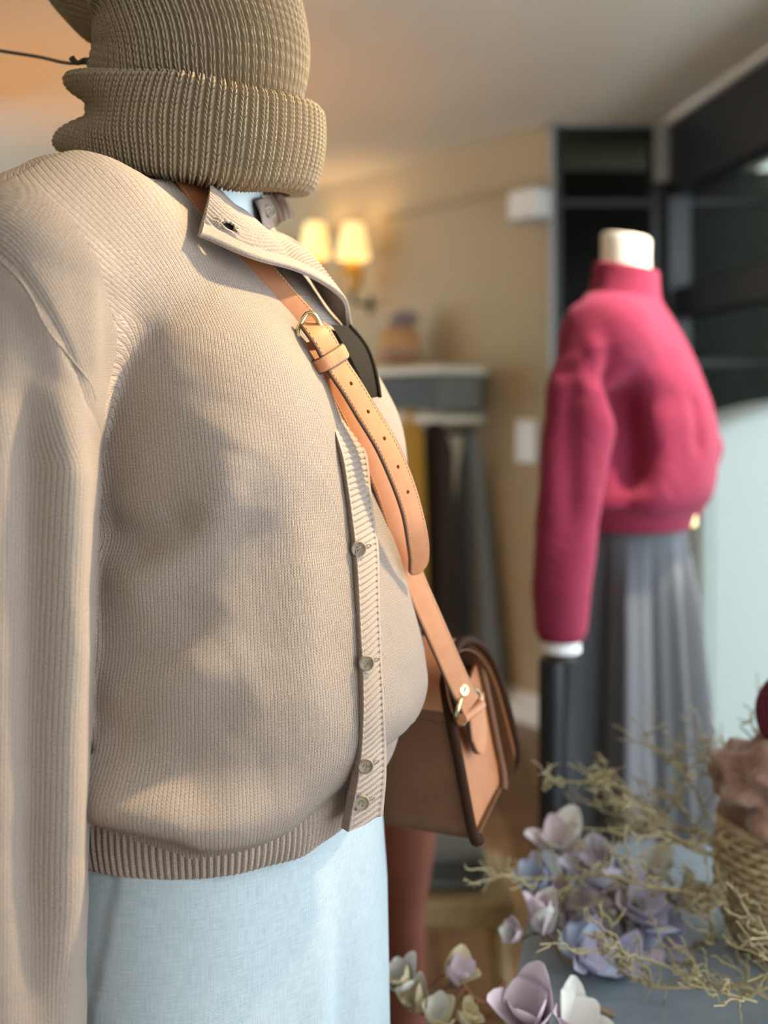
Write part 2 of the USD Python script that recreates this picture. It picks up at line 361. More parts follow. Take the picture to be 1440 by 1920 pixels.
obj('baseboard_left', on_wall(1.6, 0.075, 3.2, 0.15, 0.018, 0.0, 0.006), 'trim_white', kind='structure')
obj('trim_1', on_wall(2.6, 2.36, 5.3, 0.035, 0.03, 0.0, 0.01), 'wall_paint', kind='structure')
# oak boards laid along the room
fl = stage.GetPrimAtPath('/World/floor')
r0 = np.random.default_rng(3)
for i in range(24):
    y = 1.7
    x = -1.55 + i * 0.14
    y -= r0.random() * 0.8
    while y < 6.4 - max(0.0, x - 0.2) * 2.2:
        ln = 0.9 + r0.random() * 0.6
        m = box(0.137, ln - 0.004, 0.012, (x + 0.07, y + ln / 2, 0.006 + r0.random() * 0.001), 0.002)
        obj('plank', m, ('oak', 'oak_dark', 'oak_pale')[r0.integers(3)], fl)
        y += ln

obj('wall_side_added', box(0.12, 5.2, CEIL, (-1.66, 1.6, CEIL / 2)), 'wall_paint', kind='structure')  # unseen wall added to darken the left side
obj('wall_front_added', box(2.95, 0.12, CEIL, (-0.225, -1.06, CEIL / 2)), 'wall_paint', kind='structure')  # unseen wall added behind the camera to cut frontal fill
obj('wall_street_added', box(0.12, 1.5, CEIL, (1.96, 4.3, CEIL / 2)), 'wall_paint', kind='structure')  # unseen wall added to block daylight from the right
# ------------------------------------------------------------------ the near mannequin's cardigan: body, sleeves, hem rib
A = math.radians(64.0)
C0 = np.array([-0.145, 0.97])
FD = np.array([math.sin(A), -math.cos(A)]); RD = np.array([-math.cos(A), -math.sin(A)])
def W(r, f, z):
    """Mannequin coordinates (right, forward, height) to the world."""
    r, f, z = np.broadcast_arrays(np.asarray(r, float), np.asarray(f, float), np.asarray(z, float))
    return np.stack([C0[0] + r * RD[0] + f * FD[0], C0[1] + r * RD[1] + f * FD[1], z], -1)
def WL(P):
    P = np.atleast_2d(P); d = P[:, :2] - C0
    return np.stack([d @ RD, d @ FD, P[:, 2]], -1)
def prof(tab):
    t = np.array(tab); return [PchipInterpolator(t[:, 0], t[:, k]) for k in range(1, t.shape[1])]
#        z     half width, depth in front, depth behind
pW, pF, pB = prof([
    (0.95, 0.180, 0.150, 0.120), (1.04, 0.182, 0.145, 0.125), (1.08, 0.188, 0.160, 0.128), (1.15, 0.198, 0.184, 0.13),
    (1.22, 0.194, 0.174, 0.128), (1.30, 0.188, 0.158, 0.125), (1.37, 0.184, 0.142, 0.125), (1.42, 0.180, 0.128, 0.125),
    (1.47, 0.178, 0.104, 0.122), (1.51, 0.176, 0.078, 0.115), (1.545, 0.160, 0.052, 0.105), (1.562, 0.125, 0.038, 0.095),
    (1.575, 0.095, 0.030, 0.088), (1.59, 0.074, 0.030, 0.082), (1.62, 0.068, 0.038, 0.078), (1.70, 0.060, 0.038, 0.075)])
ARM = np.array([(0.162, -0.025, 1.503), (0.212, -0.025, 1.466), (0.237, -0.022, 1.36), (0.243, -0.020, 1.15), (0.247, -0.018, 0.85)])
ARM_R = np.array([0.070, 0.074, 0.064, 0.058, 0.055])
def d_arm(P):
    best = np.full(len(P), 9.0)
    for i in range(len(ARM) - 1):
        a, b = ARM[i], ARM[i + 1]; ab = b - a
        t = np.clip(((P - a) @ ab) / (ab @ ab), 0, 1); c = a + t[:, None] * ab
        best = np.minimum(best, np.linalg.norm(P - c, axis=1) - (ARM_R[i] * (1 - t) + ARM_R[i + 1] * t))
    return best
def d_torso(P, n=2.25):
    r, f, z = P.T; zc = np.clip(z, 0.95, 1.70)
    w, df, db = pW(zc), pF(zc), pB(zc); f1 = f + 0.01
    d = np.where(f1 > 0, df, db)
    q = (np.abs(r / w) ** n + np.abs(f1 / d) ** n) ** (1 / n)
    dist = (q - 1) * np.minimum(w, d) * 0.9
    # the bust, on both sides
    for s in (1, -1):
        e = (P - np.array([s * 0.082, 0.056, 1.36])) / np.array([0.085, 0.075, 0.095])
        de = (np.linalg.norm(e, axis=1) - 1) * 0.08
        dist = smin(dist, de, 0.035)
    return dist
def smin(a, b, k):
    h = np.clip(0.5 + 0.5 * (b - a) / k, 0, 1)
    return b * (1 - h) + a * h - k * h * (1 - h)
ROLL = 0.125
def d_body(P):
    P = P.copy(); P[:, 2] -= ROLL * P[:, 0] * sstep(P[:, 2], 1.25, 1.45)     # the near shoulder sits a little higher
    z = P[:, 2]
    k = 0.006 + 0.034 * sstep(z, 1.36, 1.50)
    k = np.where(P[:, 0] < 0, 0.02, k)
    Pm = P.copy(); far = P[:, 0] < 0; Pm[:, 0] = np.abs(Pm[:, 0]); Pm[far] += (0.028, 0.035, 0.01)
    return smin(d_torso(P), d_arm(Pm), k)
LO, HI = (-0.31, -0.20, 0.87), (0.31, 0.25, 1.66)

# where the hem rib starts and ends, by the angle around the body (0 in front, positive to the near side)
_zt = np.array([(-180, 1.105), (-60, 1.110), (-23, 1.114), (5, 1.112), (18, 1.094), (26, 1.086), (38, 1.070), (48, 1.066), (57, 1.068), (64, 1.078), (75, 1.087), (88, 1.091), (120, 1.10), (180, 1.105)], float)
_zb = np.array([(-180, 1.075), (-40, 1.082), (-20, 1.074), (0, 1.060), (20, 1.048), (45, 1.044), (65, 1.044), (88, 1.046), (120, 1.055), (180, 1.075)], float)
_ov = np.array([(-180, 0.006), (-30, 0.004), (10, 0.003), (25, 0.006), (45, 0.022), (60, 0.032), (90, 0.034), (130, 0.016), (180, 0.006)], float)
zt_of = PchipInterpolator(np.radians(_zt[:, 0]), _zt[:, 1]); zb_of = PchipInterpolator(np.radians(_zb[:, 0]), _zb[:, 1]); ov_of = PchipInterpolator(np.radians(_ov[:, 0]), _ov[:, 1])
LO, HI = (-0.31, -0.20, 0.87), (0.33, 0.25, 1.66)
BV, BF = surface_nets(d_body, LO, HI, 0.0038)
EYEP = np.array([[0, 0, EYE]])
def caster(V, F):
    m = trimesh.Trimesh(V, F, process=False)
    def cast(pts):
        """Where the lines of sight through these pixels first meet the mesh: world points and surface normals."""
        pts = np.atleast_2d(np.asarray(pts, float)); d = np.stack([(pts[:, 0] - CX) / FPX, np.ones(len(pts)), -(pts[:, 1] - CY) / FPX], 1)
        loc, ray, ti = m.ray.intersects_location(np.repeat(EYEP, len(d), 0), d, multiple_hits=False)
        P = np.full((len(d), 3), np.nan); N = P.copy(); P[ray] = loc; N[ray] = m.face_normals[ti]
        return P, N
    return cast
cast_smooth = caster(W(*BV.T), BF)

def rolled(P):
    P = P.copy(); P[:, 2] -= ROLL * P[:, 0] * sstep(P[:, 2], 1.25, 1.45); return P
def seam_field(P):
    """Positive on the near sleeve, negative on the body."""
    q = rolled(P); low = d_torso(q) - d_arm(q)
    hi = (P[:, 0] - (0.219 + 0.52 * (P[:, 2] - 1.39) + 1.5 * np.maximum(P[:, 1] - 0.02, 0) * 0.1))
    t = sstep(P[:, 2], 1.355, 1.40)
    return np.where(P[:, 0] > 0, low * (1 - t) + hi * t, -0.05)
G0 = seam_field(BV)
# drape: soft ridges (+) and valleys (-) pressed into the cloth along lines on the body
BN = normals(BV, BF)
def press(pts, amp, sig, world=False):
    Pw, _ = cast_smooth(pts); L = WL(Pw[~np.isnan(Pw[:, 0])])
    if len(L) > 2: L = spline(L, 240)
    else: L = np.linspace(L[0], L[-1], 240)
    from scipy.spatial import cKDTree
    d, i = cKDTree(L).query(BV); t = i / 239.0
    taper = np.clip(np.sin(np.pi * np.clip(t * 0.9 + 0.05, 0, 1)) * 1.6, 0, 1)
    return amp * gauss(d, sig) * taper
disp = np.zeros(len(BV)); onb = (G0 < 0.002); ons = G0 >= 0.002
for pts, amp, sig in [
    ([(150, 975), (205, 1003), (260, 1015), (330, 995), (375, 940)], -0.011, 0.012),      # fold under the bust, running to the side
    ([(215, 880), (300, 900), (390, 840), (430, 760)], 0.003, 0.030),                     # fulness above it
    ([(190, 1100), (260, 1085), (330, 1030), (400, 940), (440, 850)], 0.007, 0.014),      # the ridge that catches the light
    ([(160, 1225), (230, 1215), (320, 1190), (400, 1120)], -0.004, 0.018),
    ([(160, 1310), (230, 1310), (330, 1290), (430, 1240)], 0.005, 0.014),
    ([(160, 1405), (250, 1400), (350, 1370), (470, 1290)], -0.004, 0.018),
    ([(165, 1490), (260, 1500), (370, 1520), (500, 1480)], 0.006, 0.020),
    ([(560, 900), (570, 1050), (585, 1250), (590, 1400)], 0.002, 0.014),
    ([(480, 950), (480, 1100), (500, 1250)], -0.003, 0.018),
    ([(182, 520), (176, 600), (180, 700)], 0.0030, 0.007), ([(205, 520), (198, 620), (205, 740)], -0.0025, 0.010)]:
    disp += np.where(onb, press(pts, amp, sig), 0)
for pts, amp, sig in [
    ([(35, 660), (55, 800), (58, 1050), (60, 1300), (60, 1600), (64, 1915)], -0.013, 0.012),
    ([(118, 720), (130, 900), (130, 1200), (124, 1500), (122, 1910)], 0.011, 0.012),
    ([(20, 640), (25, 900), (30, 1200), (30, 1500), (20, 1910)], 0.003, 0.012),
    ([(5, 560), (60, 640), (110, 740)], -0.003, 0.008)]:
    disp += np.where(ons, press(pts, amp, sig), 0)
disp += 0.0016 * (meshkit.fbm(BV * 22.0, 3, 5) - 0.5) * 2
BV = BV + BN * disp[:, None]
# seam pinched in
BV = BV - BN * (0.0018 * gauss(G0, 0.0022) * sstep(BV[:, 2], 1.36, 1.42))[:, None]
# the body's cloth bags over the hem rib
phi = np.arctan2(BV[:, 0], BV[:, 1] + 0.01)
zt, ov = zt_of(phi), ov_of(phi)
tk = sstep(zt + 0.003 + ov * 0.35 - BV[:, 2], 0, 0.010 + 0.35 * ov) * (G0 < 0.0)
rad = np.hypot(BV[:, 0], BV[:, 1] + 0.01)
bag_out = 0.75 * ov * gauss(BV[:, 2] - zt - 0.020, 0.020) * (G0 < 0.0)
rib_rad = ((np.abs(np.sin(phi)) / 0.183) ** 2.25 + (np.abs(np.cos(phi)) / np.where(np.cos(phi) > 0, 0.158, 0.124)) ** 2.25) ** (-1 / 2.25) + 0.0015
k = ((rad + bag_out) * (1 - tk) + np.minimum(rib_rad, rad) * tk) / np.maximum(rad, 0.05)
BV[:, 0] *= k; BV[:, 1] = (BV[:, 1] + 0.01) * k - 0.01
zr = rolled(BV)[:, 2]
sv = zr + 0.7 * np.maximum(zr - 1.49, 0)
Rz = np.interp(zr, [1.30, 1.44, 1.55, 1.60], [0.19, 0.175, 0.125, 0.09])
UVB = np.stack([phi * Rz, sv], 1)
# sleeve coordinates: around and along the arm
zc = np.clip(BV[:, 2], 0.85, 1.515)
ar = np.interp(zc, ARM[::-1, 2], ARM[::-1, 0]); af = np.interp(zc, ARM[::-1, 2], ARM[::-1, 1])
th = np.arctan2(BV[:, 1] - af, BV[:, 0] - ar)
UVS = np.stack([th * np.interp(BV[:, 2], [1.36, 1.515], [0.060, 0.120]), BV[:, 2] + 0.4 * np.maximum(BV[:, 2] - 1.45, 0)], 1)
BWd = W(*BV.T)
neck_cut = (1.588 + 0.02 * np.cos(phi + 0.2) * -1.0) - BV[:, 2]                # neckline: a little lower in front
neck_cut = np.where(BV[:, 2] < 1.5, 1.0, 1.594 - 0.006 * np.cos(phi) + ROLL * BV[:, 0] * 0.9 - 0.050 * np.maximum(0, 1 - np.abs(BV[:, 0] - 0.020) / 0.050) * (BV[:, 1] > 0) - BV[:, 2])
body_g = np.minimum(np.minimum(-G0, BV[:, 2] - (zt - 0.010)), neck_cut)
yoke = np.minimum(G0 + 0.010 + 0.046 * sstep(BV[:, 2], 1.375, 1.45), (BV[:, 2] - 1.366) * 0.8)                       # a band of columns that follow the armhole seam
bV1, bF1, bU1 = clip_field(BWd, BF, np.minimum(body_g, -yoke), (UVB,))
bV2, bF2, bU2 = clip_field(BWd, BF, np.minimum(body_g, yoke), (np.stack([G0 * 1.02, BV[:, 2] * 1.1 + BV[:, 1] * 0.3], 1),))
bodyV, bodyF, bodyUV = np.vstack([bV1, bV2]), np.vstack([bF1, bF2 + len(bV1)]), np.vstack([bU1, bU2])
slV, slF, slUV = clip_field(BWd, BF, np.where(BV[:, 0] > 0.1, G0, -1), (UVS,))
cast_body = caster(np.vstack([bodyV, slV]), np.vstack([bodyF, slF + len(bodyV)]))

cardigan = thing('cardigan', 'beige knitted cardigan with ribbed hem and small horn buttons on the nearer mannequin', 'cardigan')
obj('front_and_back', (bodyV, bodyF), 'cardigan_knit', cardigan, smooth=True, uv=bodyUV)
obj('sleeve', (slV, slF), 'cardigan_knit', cardigan, smooth=True, uv=slUV)
# hem rib
nr = 190; per = 7
ph = np.radians(np.linspace(-150, 170, nr * per + 1)); nv = 14
hv = np.linspace(0, 1, nv)
ribs = np.abs(np.sin(np.pi * np.arange(len(ph)) / per)) ** 0.7
PH, HV = np.meshgrid(ph, hv); Zt = zt_of(PH) + 0.008; Zb = zb_of(PH); Z = Zt * (1 - HV) + Zb * HV
wv = 0.183 - 0.006 * HV + 0.003 * np.sin(HV * np.pi); fv = 0.158 - 0.006 * HV + 0.003 * np.sin(HV * np.pi); bv = 0.124
wave = 0.004 * gauss(PH - math.radians(31), 0.07) * HV - 0.003 * gauss(PH - math.radians(42), 0.08) * HV + 0.0012 * np.sin(PH * 9.0 + 1) * HV
n_ = 2.25
s_, c_ = np.sin(PH), np.cos(PH); rr = ((np.abs(s_) / wv) ** n_ + (np.abs(c_) / np.where(c_ > 0, fv, bv)) ** n_) ** (-1 / n_)
R_ = rr + wave + 0.0018 * (ribs[None, :] - 0.4) * (1 - 0.55 * (HV > 0.97))
RB = np.stack([R_ * s_, R_ * c_ - 0.01, Z + 0.0012 * ribs[None] * (HV > 0.97)], -1).reshape(-1, 3)
uvr = np.stack([np.repeat(np.arange(len(ph))[None], nv, 0) / per * 0.0028, Z - 1.0], -1).reshape(-1, 2)
obj('hem_rib', (W(*RB.T), tri(grid_faces(len(ph), nv))[:, ::-1]), 'rib_knit', cardigan, smooth=True, uv=uvr)
# ------------------------------------------------------------------ what the near mannequin wears below and underneath
man = thing('mannequin', 'nearer headless shop mannequin inside the cardigan, seen as a pale neck under the hat', 'mannequin')
def ring_loft(rows, n=72, n_exp=2.2):
    """rows: (z, half width, front, back, r shift, f shift)"""
    th = np.linspace(0, 2 * np.pi, n, endpoint=False); out = []
    for z, w, fr, bk, rs, fs in rows:
        s, c = np.sin(th), np.cos(th); R = ((np.abs(s) / w) ** n_exp + (np.abs(c) / np.where(c > 0, fr, bk)) ** n_exp) ** (-1 / n_exp)
        out.append(np.stack([rs + R * s, fs + R * c, np.full(n, z)], -1))
    V = np.vstack(out); F = tri(grid_faces(n, len(rows), wrap=True))
    return V, F, th
nV, nF, _ = ring_loft([(1.30, 0.15, 0.09, 0.10, 0, -0.01), (1.45, 0.15, 0.08, 0.09, 0, -0.015), (1.53, 0.125, 0.045, 0.08, 0.0, -0.02), (1.58, 0.075, 0.042, 0.062, 0.0, -0.02), (1.62, 0.056, 0.044, 0.055, 0.0, -0.022), (1.70, 0.052, 0.048, 0.055, 0, -0.022), (1.735, 0.045, 0.042, 0.05, 0, -0.022), (1.74, 0.001, 0.001, 0.001, 0, -0.022)])
obj('torso', (W(*nV.T), nF[:, ::-1]), 'inner_top', man, smooth=40)
# trousers
def trouser_mesh():
    nz, nt = 90, 220
    z = np.linspace(1.115, 0.42, nz); th = np.linspace(-np.pi, np.pi, nt)
    w = np.interp(z, [0.42, 0.80, 0.95, 1.05, 1.12], [0.195, 0.190, 0.185, 0.176, 0.165]); fr = np.interp(z, [0.42, 0.80, 0.95, 1.05, 1.12], [0.150, 0.146, 0.144, 0.138, 0.130]); bk = 0.13
    Z, T = np.meshgrid(z, th, indexing='ij'); s, c = np.sin(T), np.cos(T); e = 2.3
    R = ((np.abs(s) / w[:, None]) ** e + (np.abs(c) / np.where(c > 0, fr[:, None], bk)) ** e) ** (-1 / e)
    dn = sstep(1.06 - Z, 0, 0.25)
    R += dn * (0.007 * gauss(T - 0.33, 0.10) - 0.012 * gauss(T - 0.12, 0.10) + 0.005 * gauss(T + 0.25, 0.15) - 0.004 * gauss(T - 0.75, 0.2) + 0.003 * gauss(T - 1.2, 0.12))
    pocket = 1.36 + 0.9 * np.maximum(1.06 - Z, 0)
    R += 0.0025 * sstep(pocket - T, -0.004, 0.012) * sstep(T, 0.6, 1.0)
    V = np.stack([R * s, R * c - 0.012, Z], -1).reshape(-1, 3)
    uv = np.stack([T * 0.17, Z], -1).reshape(-1, 2)
    return V, tri(grid_faces(nt, nz))[:, ::-1], uv
tV, tF, tUV = trouser_mesh()
trousers = thing('trousers', 'pale blue-grey woven wool trousers under the beige cardigan hem', 'trousers')
obj('legs', (W(*tV.T), tF), 'trouser_wool', trousers, smooth=True, uv=tUV)
# ------------------------------------------------------------------ front edges of the cardigan: button band, turned-back flap, neckband, buttons
def fill_nan(P):
    P = P.copy(); ok = ~np.isnan(P[:, 0]); i = np.arange(len(P))
    return P, ok, (np.interp(i, i[ok], P[ok, 1]) if ok.any() else None)
def on_cloth(pts, off=0.0, nrm=None, maxy=1400, depth=None):
    """Points on the cardigan under these pixels, off metres out; where the line of sight misses, the depth of the neighbours is kept."""
    pts = np.asarray(pts, float); P, N = cast_smooth(pts)
    bad = np.isnan(P[:, 0]) | (pts[:, 1] > maxy)
    i = np.arange(len(pts))
    if bad.any():
        Y = np.interp(i, i[~bad], P[~bad, 1]) if depth is None else np.full(len(pts), depth)
        for k in i[bad]: P[k] = at(*pts[k], Y[k])
        N[bad] = np.nan
    base = np.array([FD[0] * 0.75 + RD[0] * 0.5, FD[1] * 0.75 + RD[1] * 0.5, 0.15]); base /= np.linalg.norm(base)
    N = np.where(np.isnan(N), base, N) if nrm is None else np.broadcast_to(np.array(nrm, float) / np.linalg.norm(nrm), P.shape)
    return P + N * np.broadcast_to(np.asarray(off, float).reshape(-1, 1) if np.ndim(off) else off, (len(P), 1))
def resample(pts, n):
    pts = np.asarray(pts, float); d = np.r_[0, np.cumsum(np.linalg.norm(np.diff(pts, axis=0), axis=1))]
    return PchipInterpolator(d / d[-1], pts)(np.linspace(0, 1, n))
def sheet(rows, disp, thick=0.0):
    """A patch through rows of points (each nv x 3), pushed out along its normals by disp, with a back side thick metres behind."""
    S = np.stack(rows, 1); nv, nu = S.shape[:2]
    F = tri(grid_faces(nu, nv)); V = S.reshape(-1, 3); N = normals(V, F)
    return V, F, N, nu, nv
# button band: runs down the front with ribs lying across it
ledge = [(614, 756), (624, 796), (632, 836), (641, 891), (652, 968), (660, 1035), (664, 1096), (668, 1188), (672, 1252), (673, 1320), (671, 1380), (667, 1430), (659, 1480), (649, 1530), (644, 1560)]
redge = [(656, 756), (674, 800), (686, 872), (692, 940), (700, 990), (705, 1035), (706, 1127), (708, 1188), (710, 1240), (713, 1292), (716, 1353), (719, 1414), (719, 1455), (716, 1490), (713, 1526)]
NB = 1500
def smooth_rows(P, k=31):
    w = np.hanning(k); w /= w.sum(); Q = np.vstack([np.repeat(P[:1], k // 2, 0), P, np.repeat(P[-1:], k // 2, 0)])
    return np.stack([np.convolve(Q[:, j], w, 'valid') for j in range(3)], 1)
Lp = smooth_rows(on_cloth(resample(ledge, NB), 0.0, maxy=1385), 121); Rp = smooth_rows(on_cloth(resample(redge, NB), 0.0, maxy=1385), 121)
front_n = np.array([FD[0] * 0.85 + RD[0] * 0.5, FD[1] * 0.85 + RD[1] * 0.5, 0.0]); front_n /= np.linalg.norm(front_n)
nu = 40; a = np.linspace(0, 1, nu)
Sx = Lp[:, None] * (1 - a)[None, :, None] + Rp[:, None] * a[None, :, None]
arcv = np.r_[0, np.cumsum(np.linalg.norm(np.diff((Lp + Rp) / 2, axis=0), axis=1))]
PITCH = 0.0052
rib = np.abs(np.sin(np.pi * (arcv[:, None] + 0.006 * a[None]) / PITCH)) ** 0.8
edgew = sstep(a, 0.80, 0.86)                                   # the outer edge is a plain rolled border
lift = 0.0035 * np.sin(np.pi * np.clip(a * 0.9 + 0.08, 0, 1)) ** 0.5 + 0.0035
relief = (0.0017 * (rib - 0.5)) * (1 - edgew[None]) * sstep(a, 0.02, 0.08)[None] + 0.0016 * (edgew * (1 - sstep(a, 0.97, 1.0)))[None] + 0.0012 * gauss(a - 0.03, 0.018)[None]
lift = lift * (1 - sstep(a, 0.96, 1.0) * 0.55)
grow = sstep(arcv, 0.0, 0.05)[:, None]
PB = Sx + front_n * ((lift[None] + relief) * grow + (grow - 1) * 0.003)[..., None]
uvp = np.stack([np.repeat(a[None] * 0.045, NB, 0), np.repeat(arcv[:, None], nu, 1)], -1).reshape(-1, 2)
back = Sx - front_n * 0.004
allV = np.concatenate([PB, back[:, ::-1]], 1)
obj('button_band', (allV.reshape(-1, 3), tri(grid_faces(2 * nu, NB, wrap=True))), 'band_knit', cardigan, smooth=True,
    uv=np.concatenate([uvp.reshape(NB, nu, 2), uvp.reshape(NB, nu, 2)[:, ::-1]], 1).reshape(-1, 2))
# buttons: dished rim, two or four holes, thread
def button_mesh(r=0.0063):
    prof = [(0.0, 0.0), (r * 0.92, 0.0), (r, 0.0008), (r, 0.0022), (r * 0.93, 0.0030), (r * 0.78, 0.0030), (r * 0.70, 0.0022), (r * 0.3, 0.0019), (0.0, 0.0018)]
    m = lathe(prof, 36); mm = m3.Manifold(m3.Mesh(np.array(m.vertices, np.float32), np.array(m.faces, np.uint32)))
    for x, y in ((1, 1), (1, -1), (-1, 1), (-1, -1)):
        mm = mm - m3.Manifold.cylinder(0.01, 0.0007, 0.0007, 10).translate((x * r * 0.22, y * r * 0.22, -0.003))
    k = mm.to_mesh(); return trimesh.Trimesh(k.vert_properties[:, :3], k.tri_verts)
BUT = button_mesh()
def place(mesh, P, n, spin=0.0, up=(0, 0, 1)):
    n = np.asarray(n, float) / np.linalg.norm(n); x = np.cross(up, n); x /= np.linalg.norm(x); y = np.cross(n, x)
    c, s = math.cos(spin), math.sin(spin); M = np.eye(4); M[:3, 0], M[:3, 1], M[:3, 2], M[:3, 3] = x * c + y * s, -x * s + y * c, n, P
    m = mesh.copy(); m.apply_transform(M); return m
def nearest_on_band(px, py):
    q = pix(PB.reshape(-1, 3)); k = np.argmin(((q - (px, py)) ** 2).sum(1)); return PB.reshape(-1, 3)[k]
bn = front_n * 0.9 + np.array([0.0, -0.35, 0.0]); bn /= np.linalg.norm(bn)
for i, (px, py, lean) in enumerate([(671, 1028, 0.0), (685, 1242, 0.1), (684, 1434, 0.1), (676, 1503, 0.05)]):
    P = nearest_on_band(px, py) + bn * 0.0016
    b = obj('button', place(BUT, P, bn + np.array([-0.25, 0, 0.0]), 0.3 * i), 'button_horn', cardigan, smooth=35)
    t = cat_([box(0.0030, 0.0007, 0.0006, (0, s * 0.0014, 0.0023)) for s in (-1, 1)])
    obj('thread', place(t, P, bn + np.array([-0.25, 0, 0.0]), 0.3 * i + 0.4), 'thread', b)
    hole = tube(spline([(0.0055, 0, 0), (0.009, 0.0012, 0.0006), (0.0125, 0, 0)], 9), 0.0007, 6)
    obj('buttonhole_stitch', place(cat_([hole, tube(spline([(0.0055, 0, 0), (0.009, -0.0012, 0.0006), (0.0125, 0, 0)], 9), 0.0007, 6)]), P, bn, 0.2), 'rib_yarn', cardigan, smooth=True)
# the open upper front, turned back over the strap
free = [(365, 461), (406, 487), (467, 519), (528, 541), (574, 565), (612, 588), (630, 604), (646, 622)]
flift = [0.016, 0.022, 0.028, 0.033, 0.036, 0.035, 0.029, 0.014]
inner = [(386, 336), (402, 354), (430, 384), (452, 402), (472, 430), (508, 440), (548, 468), (582, 530), (612, 576), (630, 598), (647, 620)]
NV = 700; NU = 110
tt = np.linspace(0, 1, len(free)); ti_ = np.linspace(0, 1, len(inner)); tv = np.linspace(0, 1, NV)
Fp = on_cloth(free); Ip = on_cloth(inner, 0.004)
outn = np.array([0.42, -0.80, 0.42]); outn /= np.linalg.norm(outn)
Fp = Fp + outn * np.array(flift)[:, None]
Fp = CubicSpline(tt, Fp)(tv); Ip = CubicSpline(ti_, Ip)(tv)
# keep the pixel chains while smoothing depth
b = np.linspace(0, 1, NU)
bulge = 0.012 * np.sin(np.pi * b)[None] * (1 - 0.75 * sstep(tv, 0.5, 1.0))[:, None]
FL = Fp[:, None] * (1 - b)[None, :, None] + Ip[:, None] * b[None, :, None] + outn * bulge[..., None]
B, V_ = np.meshgrid(b, tv)
wid = np.linalg.norm(Fp - Ip, axis=1)[:, None]; dist = B * wid                    # metres from the free edge
alongm = np.r_[0, np.cumsum(np.linalg.norm(np.diff((Fp + Ip) / 2, axis=0), axis=1))][:, None] * np.ones_like(B)
edge_w = np.minimum(0.014, wid * 0.33)
in_edge = 1 - sstep(dist, edge_w * 0.9, edge_w * 1.1)
# three zones: plain rolled edge | ribs running along the band (top) | two strips of slanted ribs (chevron) below
top = 1 - sstep(V_, 0.36, 0.44)
dn = (dist - edge_w) / np.maximum(wid - edge_w, 1e-3)                 # 0..1 over the ribbed part
ribs_top = np.abs(np.sin(np.pi * (dist + 0.010 * np.sin(V_ * 9)) / 0.0060)) ** 0.7
slant = np.where(dn < 0.5, dn, 1 - dn) * np.maximum(wid - edge_w, 0) * 1.1
ribs_chev = np.abs(np.sin(np.pi * (alongm - slant) / 0.0062)) ** 0.7
mid_groove = gauss(dn - 0.5, 0.05) * (1 - top) + gauss(dn - 0.98, 0.03) + gauss(dn + 0.02, 0.04)
rel = (1 - in_edge) * (0.0030 * (ribs_top * top + ribs_chev * (1 - top) - 0.5)) + in_edge * 0.0012 - 0.0015 * mid_groove * (1 - in_edge)
rel *= np.clip(wid / 0.02, 0, 1)
# rolled free edge
roll = np.clip(dist / 0.003, 0, 1); rel = rel - 0.0018 * (1 - np.sqrt(np.clip(1 - (1 - roll) ** 2, 0, 1)))
# the buttonhole, gaping
q = pix(FL.reshape(-1, 3)).reshape(NV, NU, 2); ang = math.radians(32)
dx, dy = q[..., 0] - 425, q[..., 1] - 428
e1, e2 = dx * math.cos(ang) + dy * math.sin(ang), -dx * math.sin(ang) + dy * math.cos(ang)
eye = (e1 / 17) ** 2 + (e2 / 6.5) ** 2
rel += 0.0022 * gauss(np.sqrt(eye) - 1.35, 0.25)
Vf = FL.reshape(-1, 3); Ff = tri(grid_faces(NU, NV)); Nf = normals(Vf, Ff)
if (Nf @ outn).mean() < 0: Nf = -Nf; Ff = Ff[:, ::-1]
outer = Vf + Nf * rel.reshape(-1, 1); innr = Vf - Nf * 0.0032
uvf = np.stack([dist.ravel(), alongm.ravel()], -1)
keep = (eye.ravel() - 1.0)
oV, oF, oUV = clip_field(outer, Ff, keep, (uvf,)); iV, iF, iUV = clip_field(innr, Ff[:, ::-1], keep, (uvf,))
idx = np.arange(NV * NU).reshape(NV, NU)
ring = np.concatenate([idx[0, :], idx[1:, -1], idx[-1, ::-1][1:], idx[::-1, 0][1:-1]])
rv = np.vstack([outer[ring], innr[ring]]); n_ = len(ring); i_ = np.arange(n_); j_ = (i_ + 1) % n_
rf = np.vstack([np.stack([i_, j_, j_ + n_], 1), np.stack([i_, j_ + n_, i_ + n_], 1)])
fv = np.vstack([oV, iV, rv]); ff = np.vstack([oF, iF + len(oV), rf + len(oV) + len(iV)]); fu = np.vstack([oUV, iUV, uvf[ring], uvf[ring]])
obj('front_flap', (fv, ff), 'band_knit', cardigan, smooth=True, uv=fu, label='turned back upper button band with an empty buttonhole')
# rim of the buttonhole
th = np.linspace(0, 2 * np.pi, 40)
k2 = np.array([np.argmin((q[..., 0] - (425 + 17.5 * math.cos(t) * math.cos(ang) - 7 * math.sin(t) * math.sin(ang))) ** 2 + (q[..., 1] - (428 + 17.5 * math.cos(t) * math.sin(ang) + 7 * math.sin(t) * math.cos(ang))) ** 2) for t in th])
obj('buttonhole', tube(outer[k2] + Nf[k2] * 0.0004, 0.0012, 7, up=outn, cap=False), 'rib_yarn', cardigan, smooth=True)
